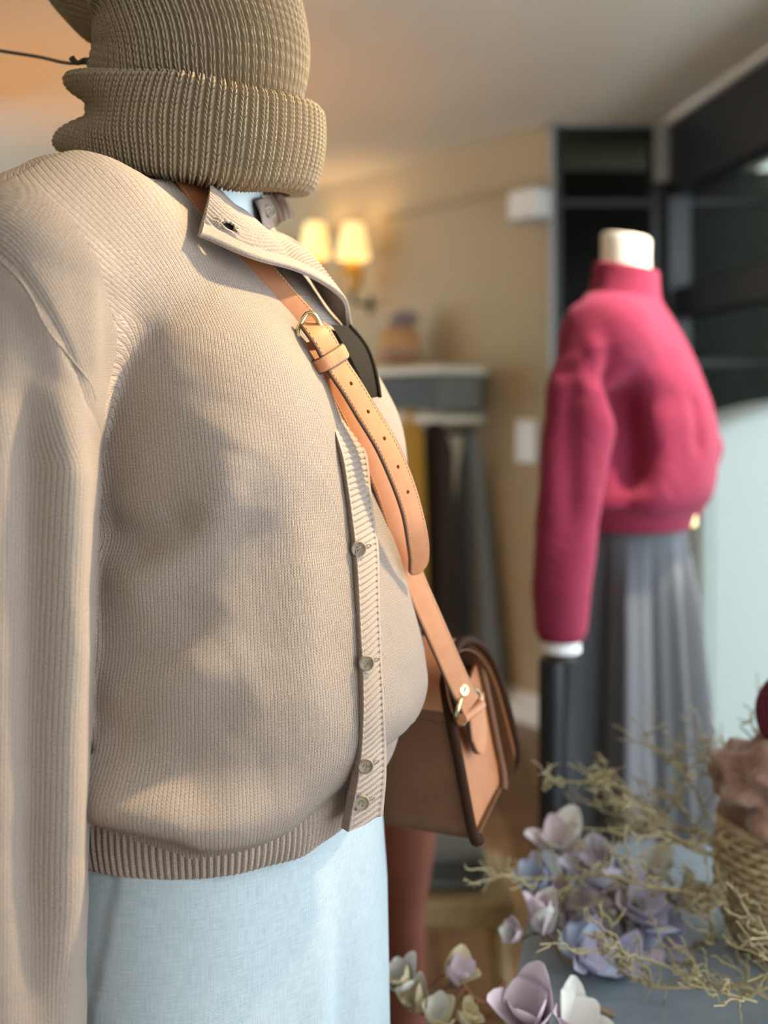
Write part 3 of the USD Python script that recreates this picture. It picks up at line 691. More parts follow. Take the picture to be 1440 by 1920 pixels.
# far neckband with its button
lo = [(488, 434), (505, 427), (522, 421), (537, 416), (548, 411)]; hi = [(468, 378), (484, 371), (500, 367), (516, 369), (530, 376)]
n1, n2 = 110, 26
Lo = CubicSpline(np.linspace(0, 1, 5), on_cloth(lo, 0.004))(np.linspace(0, 1, n1)); Hi = CubicSpline(np.linspace(0, 1, 5), on_cloth(hi, 0.005))(np.linspace(0, 1, n1))
c = np.linspace(0, 1, n2); NBn = Lo[:, None] * (1 - c)[None, :, None] + Hi[:, None] * c[None, :, None]
nbn = np.array([0.55, -0.70, 0.35]); nbn /= np.linalg.norm(nbn)
al = np.r_[0, np.cumsum(np.linalg.norm(np.diff(Lo, axis=0), axis=1))]
rl = 0.0018 * (np.abs(np.sin(np.pi * al / 0.0056)) ** 0.7)[:, None] * np.ones(n2)[None] + 0.002 * np.sin(np.pi * c)[None]
Vn = NBn + nbn * rl[..., None]; bk = NBn - nbn * 0.004
al2 = np.concatenate([Vn, bk[:, ::-1]], 1)
obj('neckband', (al2.reshape(-1, 3), tri(grid_faces(2 * n2, n1, wrap=True))), 'band_knit', cardigan, smooth=True, uv=np.stack([np.repeat(al[:, None], 2 * n2, 1), np.repeat(np.r_[c, c[::-1]][None] * 0.03, n1, 0)], -1).reshape(-1, 2))
kk = np.argmin(((pix(Vn.reshape(-1, 3)) - (503, 398)) ** 2).sum(1))
b = obj('button', place(BUT, Vn.reshape(-1, 3)[kk] + nbn * 0.001, nbn + np.array([0.1, 0, -0.2]), 0.5), 'button_horn', cardigan, smooth=35)
# shoulder seam of the near sleeve, a fine raised cord
sp = [(-3, 486), (18, 505), (40, 528), (62, 562), (80, 600), (97, 628), (116, 650), (140, 680), (160, 704), (174, 726), (181, 760)]
obj('sleeve_seam', tube(smooth_rows(on_cloth(resample(sp, 160), -0.0005), 15), 0.0007, 7, up=outn), 'rib_yarn', cardigan, smooth=True)

# grosgrain facing where the open edge stands off; its shade is painted in
fe = [(640, 620), (660, 642), (677, 668), (689, 704), (697, 752)]; fi = [(612, 612), (632, 644), (650, 676), (668, 712), (684, 752)]
Fo = smooth_rows(on_cloth(resample(fe, 200), 0.0085), 31); Fi = smooth_rows(on_cloth(resample(fi, 200), 0.0045), 31)
c9 = np.linspace(0, 1, 24); SF = Fi[:, None] * (1 - c9)[None, :, None] + Fo[:, None] * c9[None, :, None]
rf_ = 0.0006 * np.abs(np.sin(np.arange(200) * 0.62))[:, None] * (c9 < 0.62)[None]
SF = SF + front_n * rf_[..., None]
obj('facing', (SF.reshape(-1, 3), tri(grid_faces(24, 200))), 'grosgrain', cardigan, smooth=True, label='dark grosgrain facing with painted shade inside the open front edge')
obj('shaded_facing_edge', tube(Fo + front_n * 0.001, 0.0018, 8), 'grosgrain', cardigan, smooth=True)  # edge roll darkened with the same painted shade
# ------------------------------------------------------------------ knitted hat, cuff turned up, crown flopping back
hat = thing('knitted_hat', 'chunky ribbed beige knitted hat with a turned-up cuff pulled low over the mannequin neck', 'hat')
HC = np.array([-0.176, 0.975])
F3, R3, Z3 = np.array([*FD, 0]), np.array([*RD, 0]), np.array([0, 0, 1.0])
NR = 80; PR = 14
def stitch(u, v):
    """Relief of a rib of V stitches: u in ribs, v in rows."""
    x = u - np.floor(u) - 0.5; a = np.abs(x) / 0.36
    s = np.abs(np.sin(np.pi * (v - 1.15 * np.clip(a, 0, 1)))) ** 0.7
    leg = np.sqrt(np.clip(1 - ((a - 0.48) / 0.56) ** 2, 0, 1))
    purl = np.clip((np.abs(x) - 0.40) / 0.08, 0, 1) * 0.16 * np.abs(np.sin(np.pi * (v + 0.35)))
    return np.maximum(leg * (0.50 + 0.50 * s), purl)
nu = NR * PR; U = np.arange(nu + 1) / PR; TH = 2 * np.pi * U / NR          # 0 = forward, + to the near side
back_ = lambda th, w: np.exp(-0.5 * ((np.mod(th - np.pi + np.pi, 2 * np.pi) - np.pi) / w) ** 2)
def around(deg, val):
    d = np.radians(deg); d3 = np.r_[d - 2 * np.pi, d, d + 2 * np.pi]; p = PchipInterpolator(d3, np.tile(val, 3)); return lambda th: p(np.mod(th, 2 * np.pi))
rim_z = around([0, 30, 60, 90, 135, 150, 180, 225, 270, 320], [1.590, 1.583, 1.590, 1.599, 1.624, 1.632, 1.643, 1.635, 1.615, 1.598])
cuff_h = around([0, 60, 90, 150, 180, 240, 300], [0.075, 0.082, 0.079, 0.066, 0.064, 0.068, 0.072])
rows_c = 19; nvc = rows_c * 6 + 1
h = np.linspace(-0.14, 1.12, nvc)
TH2, H2 = np.meshgrid(TH, h)
Hc = np.clip(H2, 0, 1); CH = cuff_h(TH2)
af, ar_ = 0.1165, 0.100
R0 = ((np.abs(np.cos(TH2)) / af) ** 2.2 + (np.abs(np.sin(TH2)) / ar_) ** 2.2) ** (-1 / 2.2)
roundb = np.where(H2 < 0.12, -0.020 * (np.clip((0.12 - H2) / 0.26, 0, 1)) ** 2, 0) + np.where(H2 > 0.90, -0.016 * (np.clip((H2 - 0.90) / 0.22, 0, 1)) ** 2, 0)
pinch = -0.036 * np.exp(-0.5 * ((Hc - 0.56) / 0.15) ** 2) * back_(TH2, 0.75) + 0.006 * back_(TH2, 0.7)
swell = 0.005 * np.sin(np.pi * Hc) * (1 - back_(TH2, 0.8)) - 0.010 * np.sin(TH2 * 1.0).clip(0) * np.exp(-0.5 * ((Hc - 0.60) / 0.2) ** 2) * np.exp(-0.5 * ((TH2 - 2.35) / 0.42) ** 2) + 0.004 * np.exp(-0.5 * ((Hc - 0.45) / 0.2) ** 2) * np.exp(-0.5 * ((TH2 - 1.6) / 0.4) ** 2)
Rr = R0 + roundb + pinch + swell - 0.008 * (1 - Hc) * np.cos(TH2).clip(0) * 0
zz = rim_z(TH2) + CH * (Hc + np.where(H2 < 0, H2 * 0.15, 0)) - 0.004 * (np.clip((H2 - 0.95) / 0.17, 0, 1)) ** 2
dth = 0.05 * np.sin((Hc - 0.3) * 5.0) * np.exp(-0.5 * ((TH2 - 2.2) / 0.7) ** 2)   # ribs bend with the fold
lean_f = 0.010 * (Hc - 0.5)
Tq = TH2 + dth
P0 = HC[0], HC[1]
base = (Rr * np.cos(Tq) + lean_f)[..., None] * F3 + (Rr * np.sin(Tq))[..., None] * R3 + zz[..., None] * Z3
V = base.reshape(-1, 3) + np.array([HC[0], HC[1], 0]); Fc = tri(grid_faces(nu + 1, nvc)); N = normals(V, Fc)
if (N * np.stack([V[:, 0] - HC[0], V[:, 1] - HC[1], V[:, 2] * 0], 1)).sum() < 0: N = -N; Fc = Fc[:, ::-1]
D = 0.0048 * (stitch(np.repeat(U[None], nvc, 0), H2 * rows_c) - 0.5)
N.reshape(nvc, nu + 1, 3)[:, -1] = N.reshape(nvc, nu + 1, 3)[:, 0]
obj('cuff', (V + N * D.reshape(-1, 1), Fc), 'hat_yarn', hat, smooth=True)
# crown: rings along an axis that rises and then falls back
def crown_axis():
    P = [(-0.000, 1.655), (0.004, 1.690), (0.010, 1.708), (0.012, 1.725)]
    a0, cx, cz = 0.086, 0.012 - 0.086, 1.728
    for t in np.radians([15, 30, 45, 60, 72]): P.append((cx + a0 * math.cos(t), cz + a0 * math.sin(t)))
    d = np.array([-math.sin(math.radians(72)), math.cos(math.radians(72))]); e = np.array(P[-1])
    for s in (0.03, 0.06, 0.09, 0.115): P.append(tuple(e + d * s))
    return np.array(P)
ax_ = spline(crown_axis(), 72 * 4); nva = len(ax_)
s_ = np.r_[0, np.cumsum(np.linalg.norm(np.diff(ax_, axis=0), axis=1))]; L_ = s_[-1]; sn = s_ / L_
tg = np.gradient(ax_, axis=0); tg /= np.linalg.norm(tg, axis=1, keepdims=True); pr = np.stack([tg[:, 1], -tg[:, 0]], 1)     # outer side
ain = np.interp(sn, [0, 0.12, 0.25, 0.40, 0.55, 0.75, 0.88, 0.96, 1.0], [0.096, 0.099, 0.095, 0.088, 0.086, 0.078, 0.060, 0.030, 0.004])
bin_ = np.interp(sn, [0, 0.12, 0.25, 0.40, 0.55, 0.75, 0.88, 0.96, 1.0], [0.085, 0.092, 0.098, 0.098, 0.094, 0.085, 0.062, 0.030, 0.004])
TH3, S3 = np.meshgrid(TH, s_)
row = s_ / 0.0042
crease = 1 - 0.16 * np.exp(-0.5 * ((sn[:, None] - 0.27) / 0.07) ** 2) * back_(TH3, 0.55)
twist = (4.6 * np.minimum(s_, 0.13))[:, None]; ca = ain[:, None] * np.cos(TH3 + twist) * crease; sb = bin_[:, None] * np.sin(TH3 + twist)
wob = 1 + 0.03 * np.sin(TH3 * 3 + sn[:, None] * 9) * sstep(sn, 0.2, 0.5)[:, None]
f_ = ax_[:, 0][:, None] + pr[:, 0][:, None] * ca * wob; z_ = ax_[:, 1][:, None] + pr[:, 1][:, None] * ca * wob
tilt = -0.02 * np.sin(TH3) * (1 - sstep(sn, 0.0, 0.3))[:, None]
base = f_[..., None] * F3 + (sb * wob)[..., None] * R3 + (z_ + tilt)[..., None] * Z3
V = base.reshape(-1, 3) + np.array([HC[0], HC[1], 0]); Fk = tri(grid_faces(nu + 1, nva)); N = normals(V, Fk)
cen = (ax_[:, 0][:, None] * F3[None] + ax_[:, 1][:, None] * Z3[None]) + np.array([HC[0], HC[1], 0])
if (N.reshape(nva, -1, 3)[:200] * (V.reshape(nva, -1, 3)[:200] - cen[:200, None])).sum() < 0: N = -N; Fk = Fk[:, ::-1]
N.reshape(nva, nu + 1, 3)[:, -1] = N.reshape(nva, nu + 1, 3)[:, 0]
D = 0.0046 * (stitch(np.repeat(U[None], nva, 0), np.repeat(row[:, None], nu + 1, 1)) - 0.5) * np.clip(ain / 0.05, 0, 1)[:, None]
obj('crown', (V + N * D.reshape(-1, 1), Fk), 'hat_yarn', hat, smooth=True)
# dark cord tied at the back of the hat
cord = thing('cord', 'thin dark flat cord stretched from the left to the knot at the hat', 'cord')
cp = spline([at(-60, 84, 1.06), at(0, 97, 1.055), at(70, 108, 1.05), at(135, 121, 1.00), at(178, 118, 0.985)], 40)
obj('strip', ribbon(cp, np.array([0.1, -0.8, 0.6]) * np.ones((40, 1)), 0.0040, 0.0016), 'dark_cord', cord, smooth=30)
cp2 = cp + np.array([0, 0.002, 0.0022]); obj('strip', ribbon(cp2[:34], np.array([0.1, -0.8, 0.6]) * np.ones((34, 1)), 0.0014, 0.001), 'thread_pale', cord, smooth=30)
kn = trimesh.creation.icosphere(3, 0.0052); kn.apply_scale((1.15, 1.0, 0.95)); kn.apply_translation(at(172, 117, 0.975)); obj('knot', kn, 'dark_cord', cord, smooth=True)
tl = spline([at(172, 116, 0.974), at(158, 112, 0.974), at(146, 118, 0.974), at(137, 112, 0.974), at(134, 108, 0.975)], 24)
obj('knot_tail', tube(tl, np.interp(np.linspace(0, 1, 24), [0, 0.6, 1], [0.0018, 0.0024, 0.0030]), 8, up=(0, -1, 0), flat=0.5), 'dark_cord', cord, smooth=True)
# ------------------------------------------------------------------ leather saddle bag: strap with buckle, then the bag itself
bag = thing('shoulder_bag', 'tan leather saddle bag with brass rings, its strap worn across the beige cardigan', 'bag')
LN = np.array([0.52, -0.84, 0.18]); LN /= np.linalg.norm(LN)
def path3(px, off, n=160, y=None):
    """A smooth path over the cardigan under these pixels; off: metres off the cloth, y: depths instead."""
    px = np.asarray(px, float)
    P = on_cloth(px, np.asarray(off, float), nrm=LN, maxy=3000) if y is None else np.array([at(*p, d) for p, d in zip(px, y)])
    return spline(P, n)
def leather_band(name, P, N, w, t, mat_='leather_tan', parent=None, round_end=False, round_start=False, holes=(), stitch_sides=(-1, 1), label=None):
    n = len(P); s = np.r_[0, np.cumsum(np.linalg.norm(np.diff(P, axis=0), axis=1))]
    wv = np.full(n, w)
    if round_end: wv = np.minimum(wv, 2 * np.sqrt(np.maximum((w / 2) ** 2 - np.clip(w / 2 - (s[-1] - s), 0, w / 2) ** 2, 1e-7)))
    if round_start: wv = np.minimum(wv, 2 * np.sqrt(np.maximum((w / 2) ** 2 - np.clip(w / 2 - s, 0, w / 2) ** 2, 1e-7)))
    N = np.broadcast_to(N, P.shape).astype(float)
    m = ribbon(P, N, wv, t, crown=0.0005)
    T = np.gradient(P, axis=0); T /= np.linalg.norm(T, axis=1, keepdims=True)
    Nn = N - T * np.sum(N * T, 1, keepdims=True); Nn /= np.linalg.norm(Nn, axis=1, keepdims=True); S = np.cross(T, Nn)
    if len(holes):
        mm = m3.Manifold(m3.Mesh(np.array(m.vertices, np.float32), np.array(m.faces, np.uint32)))
        if mm.volume() < 0: mm = m3.Manifold(m3.Mesh(np.array(m.vertices, np.float32), np.array(m.faces[:, ::-1], np.uint32)))
        for k in holes:
            c = trimesh.creation.cylinder(0.0018, 0.03, sections=16); c = place(c, P[k], Nn[k], up=T[k])
            mm = mm - m3.Manifold(m3.Mesh(np.array(c.vertices, np.float32), np.array(c.faces, np.uint32)))
        k_ = mm.to_mesh(); m = trimesh.Trimesh(k_.vert_properties[:, :3], k_.tri_verts)
    par = obj(name, m, mat_, parent or bag, smooth=30, label=label)
    third = parent is None or parent == bag
    holder = par if third else parent
    for sd in (-1, 1):
        e = P + S * (sd * (wv / 2 - 0.0003))[:, None] + Nn * (t * 0.48)
        a = np.arange(8) / 8 * 2 * np.pi
        Vv = e[:, None] + (np.cos(a) * 0.0007)[None, :, None] * S[:, None] + (np.sin(a) * t * 0.40)[None, :, None] * Nn[:, None]
        obj('edge', trimesh.Trimesh(Vv.reshape(-1, 3), tri(grid_faces(8, n, wrap=True)), process=False), 'leather_edge', holder, smooth=True)
    segs = []
    for sd in stitch_sides:
        pos = np.arange(0.004, s[-1] - 0.004, 0.0036)
        for q in pos:
            c = [np.interp(q, s, P[:, j]) for j in range(3)]; sc = np.array([np.interp(q, s, (S * (sd * (wv / 2 - 0.0026))[:, None])[:, j]) for j in range(3)])
            nn = np.array([np.interp(q, s, Nn[:, j]) for j in range(3)]); tt_ = np.array([np.interp(q, s, T[:, j]) for j in range(3)])
            if np.interp(q, s, wv) < w * 0.6: continue
            b_ = box(0.0005, 0.0021, 0.0006); M = np.eye(4); M[:3, 0] = np.cross(tt_, nn); M[:3, 1] = tt_; M[:3, 2] = nn; M[:3, 3] = np.array(c) + sc + nn * (t + 0.0003); b_.apply_transform(M); segs.append(b_)
    if segs: obj('stitching', cat_(segs), 'stitch', holder, kind='stuff')
    return par
SW, ST = 0.0225, 0.0036
# shoulder piece: from under the hat, beneath the flap, to the buckle
up_px = [(300, 285), (346, 338), (392, 402), (440, 458), (488, 510), (536, 566), (572, 606), (592, 634)]
upN = np.array([[0.1, -0.55, 0.83], [0.2, -0.62, 0.75], [0.3, -0.7, 0.6], [0.36, -0.76, 0.52], [0.42, -0.8, 0.4], [0.46, -0.83, 0.3], [0.5, -0.84, 0.22], [0.52, -0.84, 0.18]])
Pu = path3(up_px, [0.0015] * 8, 120); Nu = nspline(upN, 120)
leather_band('shoulder_strap', Pu, Nu, 0.025, ST, 'leather_shaded')
# under strap: from the buckle down to the bag
lo_px = [(588, 640), (617, 700), (649, 760), (682, 830), (714, 904), (740, 985), (769, 1075), (808, 1167), (840, 1240), (864, 1293), (880, 1322)]
Plo = on_cloth(lo_px[:6], [0.006, 0.007, 0.008, 0.009, 0.009, 0.009], nrm=LN)
yb = 1.030
ylo = list(np.minimum.accumulate(Plo[::-1, 1])[::-1]); ylo += [ylo[-1] + (yb - ylo[-1]) * q for q in (0.22, 0.5, 0.75, 0.92, 1.0)]
Pl = spline(np.array([at(*p, d) for p, d in zip(lo_px, ylo)]), 220)
Nl = nspline(np.array([[0.60, -0.78, 0.16], [0.64, -0.75, 0.14], [0.66, -0.74, 0.12], [0.66, -0.74, 0.12], [0.66, -0.74, 0.12], [0.62, -0.76, 0.16], [0.58, -0.78, 0.2], [0.55, -0.79, 0.25], [0.55, -0.79, 0.25]]), 220)
leather_band('lower_strap', Pl, Nl, 0.0265, ST, 'leather_tan')
# the tongue: looped through the buckle, through the keeper, hanging free with five holes
tg_px = [(584, 612), (590, 618), (600, 632), (612, 652), (628, 684), (653, 722), (685, 775), (716, 826), (742, 880), (764, 940), (778, 1000), (783, 1040), (781, 1072)]
tof = [0.006, 0.011, 0.014, 0.013, 0.010, 0.010, 0.014, 0.018, 0.022, 0.024, 0.022, 0.016, 0.010]
bY = np.interp([p[1] for p in tg_px], [p[1] for p in lo_px], ylo)
tg3 = np.array([at(*p, y) for p, y in zip(tg_px, bY - np.array(tof))])
Pt = spline(tg3, 240); qt = pix(Pt)
hk = [int(np.argmin(((qt - c) ** 2).sum(1))) for c in ((653, 722), (685, 775), (716, 823), (742, 874), (762, 921))]
Nt = nspline(np.array([[0.40, -0.72, 0.55]] * 2 + [[0.58, -0.75, 0.3]] * 2 + [[0.64, -0.74, 0.2]] * 3 + [[0.64, -0.75, 0.1]] * 3 + [[0.60, -0.79, -0.05]] * 3), 240)
leather_band('strap_tongue', Pt, Nt, 0.0240, 0.0038, 'leather_tan', round_end=True, holes=hk, stitch_sides=(-1, 1), label='loose strap end with five punched holes')
# keeper
kc = int(np.argmin(((qt - (619, 673)) ** 2).sum(1))); T_ = Pt[kc + 3] - Pt[kc - 3]; T_ /= np.linalg.norm(T_); N_ = Nt[kc] - T_ * (Nt[kc] @ T_); N_ /= np.linalg.norm(N_); S_ = np.cross(T_, N_)
kt = np.linspace(0, 2 * np.pi, 60); hw, hh = 0.0152, 0.0080
e_ = 4.0; rr_ = (np.abs(np.cos(kt)) ** e_ + np.abs(np.sin(kt)) ** e_) ** (-1 / e_)
Pk = Pt[kc] - N_ * 0.0035 + (hw * rr_ * np.cos(kt))[:, None] * S_ + (hh * rr_ * np.sin(kt))[:, None] * N_
Nk = (np.cos(kt) * rr_ / hw)[:, None] * S_ + (np.sin(kt) * rr_ / hh)[:, None] * N_; Nk /= np.linalg.norm(Nk, axis=1, keepdims=True)
leather_band('keeper', Pk, Nk, 0.0125, 0.0022, 'leather_tan', stitch_sides=(-1, 1))
# brass buckle ring
bp = [(577, 588, 0.012), (566, 602, 0.013), (558, 622, 0.013), (557, 640, 0.012), (562, 656, 0.010), (573, 672, 0.004), (600, 664, 0.0), (614, 640, 0.0), (606, 622, 0.006), (600, 608, 0.010), (592, 594, 0.012), (584, 588, 0.012)]
yb_ = np.interp([p[1] for p in bp], [p[1] for p in lo_px], ylo)
Pb = np.array([at(p[0], p[1], y - p[2]) for p, y in zip(bp, yb_)]); Pb = spline(np.vstack([Pb, Pb[:1]]), 90, closed=True)
obj('buckle_ring', tube(Pb, 0.0022, 12, up=LN, cap=False), 'brass', bag, smooth=True)
# ---- the bag
BO = at(891, 1588, 1.03); BU = np.array([-0.92, 0.39, 0]); BU /= np.linalg.norm(BU); BT = np.array([0.40, 0.917, 0]); BT /= np.linalg.norm(BT)
BL, BH, BD = 0.27, 0.158, 0.112
def bg(u, t, h):
    """Bag coordinates: u 0..1 along its length, t across, h up; the sides lean inwards."""
    u, t, h = np.broadcast_arrays(*map(lambda q: np.asarray(q, float), (u, t, h)))
    lean = 0.21 * h; L = BL - 2 * lean
    return BO + (lean + u * L)[..., None] * BU + t[..., None] * BT + h[..., None] * np.array([0, 0, 1.0])
def panel(rows, thick_n, t=0.0035):
    """A stiff leather panel through a grid of points."""
    S = np.asarray(rows); nv_, nu_ = S.shape[:2]; V = S.reshape(-1, 3); F = tri(grid_faces(nu_, nv_)); N = normals(V, F)
    if (N @ np.asarray(thick_n)).mean() < 0: F = F[:, ::-1]; N = -N
    idx = np.arange(nv_ * nu_).reshape(nv_, nu_); ring = np.concatenate([idx[0, :], idx[1:, -1], idx[-1, ::-1][1:], idx[::-1, 0][1:-1]])
    n0 = len(V); V2 = np.vstack([V, V - N * t]); a = ring; b_ = np.roll(ring, -1)
    side = np.vstack([np.stack([a, a + n0, b_ + n0], 1), np.stack([a, b_ + n0, b_], 1)])
    return trimesh.Trimesh(V2, np.vstack([F, F[:, ::-1] + n0, side]), process=False)
uu = np.linspace(0, 1, 40)
# back panel (rounded lower corners), bottom, front panel
hh_ = np.linspace(0, 1, 24)
U_, H_ = np.meshgrid(uu, hh_)
sag = 0.004 * np.sin(np.pi * U_) * np.sin(np.pi * H_)
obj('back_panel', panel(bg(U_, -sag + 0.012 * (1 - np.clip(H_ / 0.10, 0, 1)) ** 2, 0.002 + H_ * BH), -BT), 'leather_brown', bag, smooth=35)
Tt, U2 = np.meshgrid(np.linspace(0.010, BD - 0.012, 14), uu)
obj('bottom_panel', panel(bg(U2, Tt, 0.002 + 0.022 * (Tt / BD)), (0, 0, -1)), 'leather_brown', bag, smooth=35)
obj('front_panel', panel(bg(U_, BD + sag, 0.022 + H_ * (BH - 0.03)), BT), 'leather_tan', bag, smooth=35)
# gusset: the tan end panel towards the camera, and the one at the far end
for name_u in (0.012, 0.988):
    R_ = np.linspace(0, 1, 18); Q_ = np.linspace(0, 1, 18); RR, QQ = np.meshgrid(R_, Q_)
    t_ = 0.004 + RR * (BD - 0.008); hb = 0.004 + 0.020 * RR + 0.010 * (np.clip(np.abs(RR - 0.5) * 2 - 0.75, 0, 1) * 4) ** 2 * 0.4; ht = BH * (0.97 - 0.14 * np.sin(np.pi * RR))
    obj('gusset', panel(bg(name_u + (0.020 * np.sin(np.pi * RR) * (0.25 + QQ)) * (1 if name_u < 0.5 else -1) * 0.6, t_, hb + QQ * (ht - hb)), -BU if name_u < 0.5 else BU), 'leather_side', bag, smooth=35)
# dark piped edges round the end panel
ep = np.array([(0.004, BH + 0.004), (0.0, BH - 0.006), (0.0, 0.11), (0.0, 0.06), (0.0, 0.016), (0.004, 0.005), (0.014, 0.002)])
epP = spline(bg(0.0, ep[:, 0], ep[:, 1]), 90)
obj('piping', tube(epP, 0.0058, 10, up=-BU, flat=0.9), 'leather_dark', bag, smooth=True)
obj('piping', tube(spline(bg(1.0, ep[:, 0], ep[:, 1]), 60), 0.0048, 10, up=BU), 'leather_dark', bag, smooth=True)
# flap: from the back, over the top and down the front, with rounded lower corners
fp = np.array([(-0.004, 0.128), (-0.005, 0.150), (0.004, 0.172), (0.030, 0.186), (0.066, 0.184), (0.100, 0.168), (0.122, 0.140), (0.132, 0.095), (0.136, 0.050), (0.136, 0.022)])
fpp = spline(np.c_[fp, np.zeros(10)], 70)[:, :2]
fs = np.linspace(0, 1, 70); cut = 0.09 * np.clip((fs - 0.86) / 0.14, 0, 1) ** 2.2
Uf = -0.055 + cut[:, None] + (1.09 - 2 * cut[:, None]) * uu[None]
FLP = bg(Uf, fpp[:, 0][:, None], fpp[:, 1][:, None])
obj('flap', panel(FLP, (0, 0, 1), 0.0048), 'leather_tan', bag, smooth=35)
fe_ = FLP[:, 0]; Nfe = np.gradient(fe_, axis=0)
obj('flap_edge', tube(np.vstack([fe_, FLP[-1, 1:]]) , 0.0050, 10, up=-BU), 'leather_dark', bag, smooth=True)
il = panel(bg(Uf * 0.98 + 0.012, (fpp[:, 0] * 0.93 + 0.002)[:, None], (fpp[:, 1] - 0.010)[:, None]), (0, 0, -1), 0.001)
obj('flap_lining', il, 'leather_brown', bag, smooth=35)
# D ring, tab and stud
gp0 = bg(0.012, 0.05, 0.10); gn = -BU + np.array([0, 0, 0.12]); gn /= np.linalg.norm(gn)
def on_gusset(px, py, off=0.0):
    d = np.array([(px - CX) / FPX, 1, -(py - CY) / FPX]); o = np.array([0, 0, EYE]); return o + d * (((gp0 + gn * off - o) @ gn) / (d @ gn))
tb = [(884, 1316), (886, 1336), (888, 1356), (890, 1376), (891, 1396), (891, 1414)]
TB = spline(np.array([on_gusset(x, y, o) for (x, y), o in zip(tb, (0.010, 0.009, 0.008, 0.007, 0.007, 0.007))]), 50)
leather_band('tab', TB, gn, 0.050, 0.0060, 'leather_tan', round_end=True)
dr = [(858, 1352, 0.010), (857, 1336, 0.018), (861, 1318, 0.020), (868, 1306, 0.018), (892, 1294, 0.014), (899, 1302, 0.014), (902, 1318, 0.014), (898, 1332, 0.012), (880, 1346, 0.010), (866, 1358, 0.009)]
DR = np.array([on_gusset(*q) for q in dr]); DR = spline(np.vstack([DR, DR[:1]]), 70, closed=True)
obj('piping', tube(spline(bg(0.0, np.array([0.104, 0.111, BD, BD, BD - 0.002]), np.array([0.020, 0.032, 0.06, 0.11, BH - 0.01])), 50), 0.0045, 10, up=-BU), 'leather_brown', bag, smooth=True)
obj('ring', tube(DR, 0.0022, 12, up=gn, cap=False), 'brass', bag, smooth=True)
roll_ = [on_gusset(866, 1348, 0.018), on_gusset(884, 1336, 0.019), on_gusset(902, 1322, 0.018)]
obj('tab_loop', tube(spline(np.array(roll_), 20), 0.0052, 14, up=gn), 'leather_tan', bag, smooth=40)
qs = pix(Pl); ks = int(np.argmin(((qs - (866, 1293)) ** 2).sum(1)))
sN = Nl[ks] / np.linalg.norm(Nl[ks]); stud = lathe([(0, 0), (0.0056, 0), (0.0058, 0.0006), (0.0052, 0.0014), (0.0043, 0.0016), (0.0040, 0.0012), (0, 0.0013)], 30)
sp_ = Pl[ks] + sN * (ST + 0.0005)
sd_ = obj('stud', place(stud, sp_, sN), 'brass', bag, smooth=30)
sq = spline(np.array([(-0.0018, -0.0022, 0.0014), (-0.0004, 0.0006, 0.0016), (0.0010, 0.0026, 0.0016), (0.0022, 0.0016, 0.0016), (0.0006, -0.0002, 0.0016), (-0.0012, -0.0004, 0.0016), (0.0012, -0.0024, 0.0014)]), 40)
obj('monogram', place(tube(sq, 0.00038, 6), sp_, sN), 'leather_edge', sd_, smooth=True)
# ------------------------------------------------------------------ glazed steel partition across the back
PY = 4.55
def X_at(px, Y): return (px - CX) / FPX * Y
def Z_at(py, Y): return EYE - (py - CY) / FPX * Y
xs = [0.722, 1.150, 1.90]
part = thing('glazed_partition', 'black steel glazed partition with dark panes across the back of the shop', 'partition')
zb = [0.35, 0.95, 1.58, 2.26]
def stile(x0, x1, z0, z1, y=PY, d=0.05): return box(x1 - x0, d, z1 - z0, ((x0 + x1) / 2, y, (z0 + z1) / 2), 0.004)
for x0, x1 in ((xs[0], xs[0] + 0.035), (1.135, 1.175), (1.195, 1.245), (1.86, 1.90)): obj('stile', stile(x0, x1, 0.0, 2.585), 'steel_black', part)
for z in (0.06, *zb, 2.567): obj('glazing_bar', stile(xs[0] + 0.03, 1.14, z - 0.016, z + 0.016), 'steel_black', part)
for z in (0.06, *zb, 2.567): obj('glazing_bar', stile(1.24, 1.87, z - 0.014, z + 0.014), 'steel_black', part)
zz_ = [0.06, *zb, 2.567]
for a0, a1 in zip(zz_[:-1], zz_[1:]):
    obj('pane', box(0.40, 0.008, a1 - a0, (0.94, PY + 0.004, (a0 + a1) / 2)), 'dark_glass', part)
    obj('pane', box(0.63, 0.008, a1 - a0, (1.555, PY + 0.004, (a0 + a1) / 2)), 'dark_glass', part)
obj('door_frame_trim', cat_([box(0.02, 0.07, CEIL - 0.005, (0.712, PY, CEIL / 2 - 0.0025)), box(0.55, 0.07, 0.016, (0.96, PY, 2.592))]), 'trim_grey', part)
obj('wall_right', box(2.4, 0.1, CEIL, (2.0, 5.5, CEIL / 2)), 'room_dark', kind='structure')
post = obj('trim_2', box(0.055, 0.05, 0.26, (1.168, PY - 0.06, CEIL - 0.13), 0.003), 'trim_grey', kind='structure')
# steel frame of the shop front, running towards the street on the right
def run_box(x0, y0, x1, y1, z0, z1, d=0.08):
    a_ = np.array([x0, y0]); b_ = np.array([x1, y1]); L = np.linalg.norm(b_ - a_); m = box(L, d, z1 - z0, (0, 0, 0), 0.006)
    m.apply_transform(trimesh.transformations.rotation_matrix(math.atan2(b_[1] - a_[1], b_[0] - a_[0]), (0, 0, 1))); c = (a_ + b_) / 2; m.apply_translation((c[0], c[1], (z0 + z1) / 2)); return m
fr = thing('steel_frame', 'black steel beams and posts of the side frame running towards the window', 'steel frame')
obj('header_beam', run_box(1.225, 4.55, 1.50, 2.35, 2.28, 2.575), 'steel_black', fr)
obj('mid_beam', run_box(1.24, 4.52, 1.50, 2.35, 1.76, 1.89), 'steel_black', fr)
obj('post', box(0.10, 0.10, 2.28, (1.235, 4.50, 1.14), 0.006), 'steel_navy', fr)
obj('ceiling_trim', run_box(1.215, 4.55, 1.47, 2.35, 2.575, 2.60, 0.10), 'trim_white', fr)
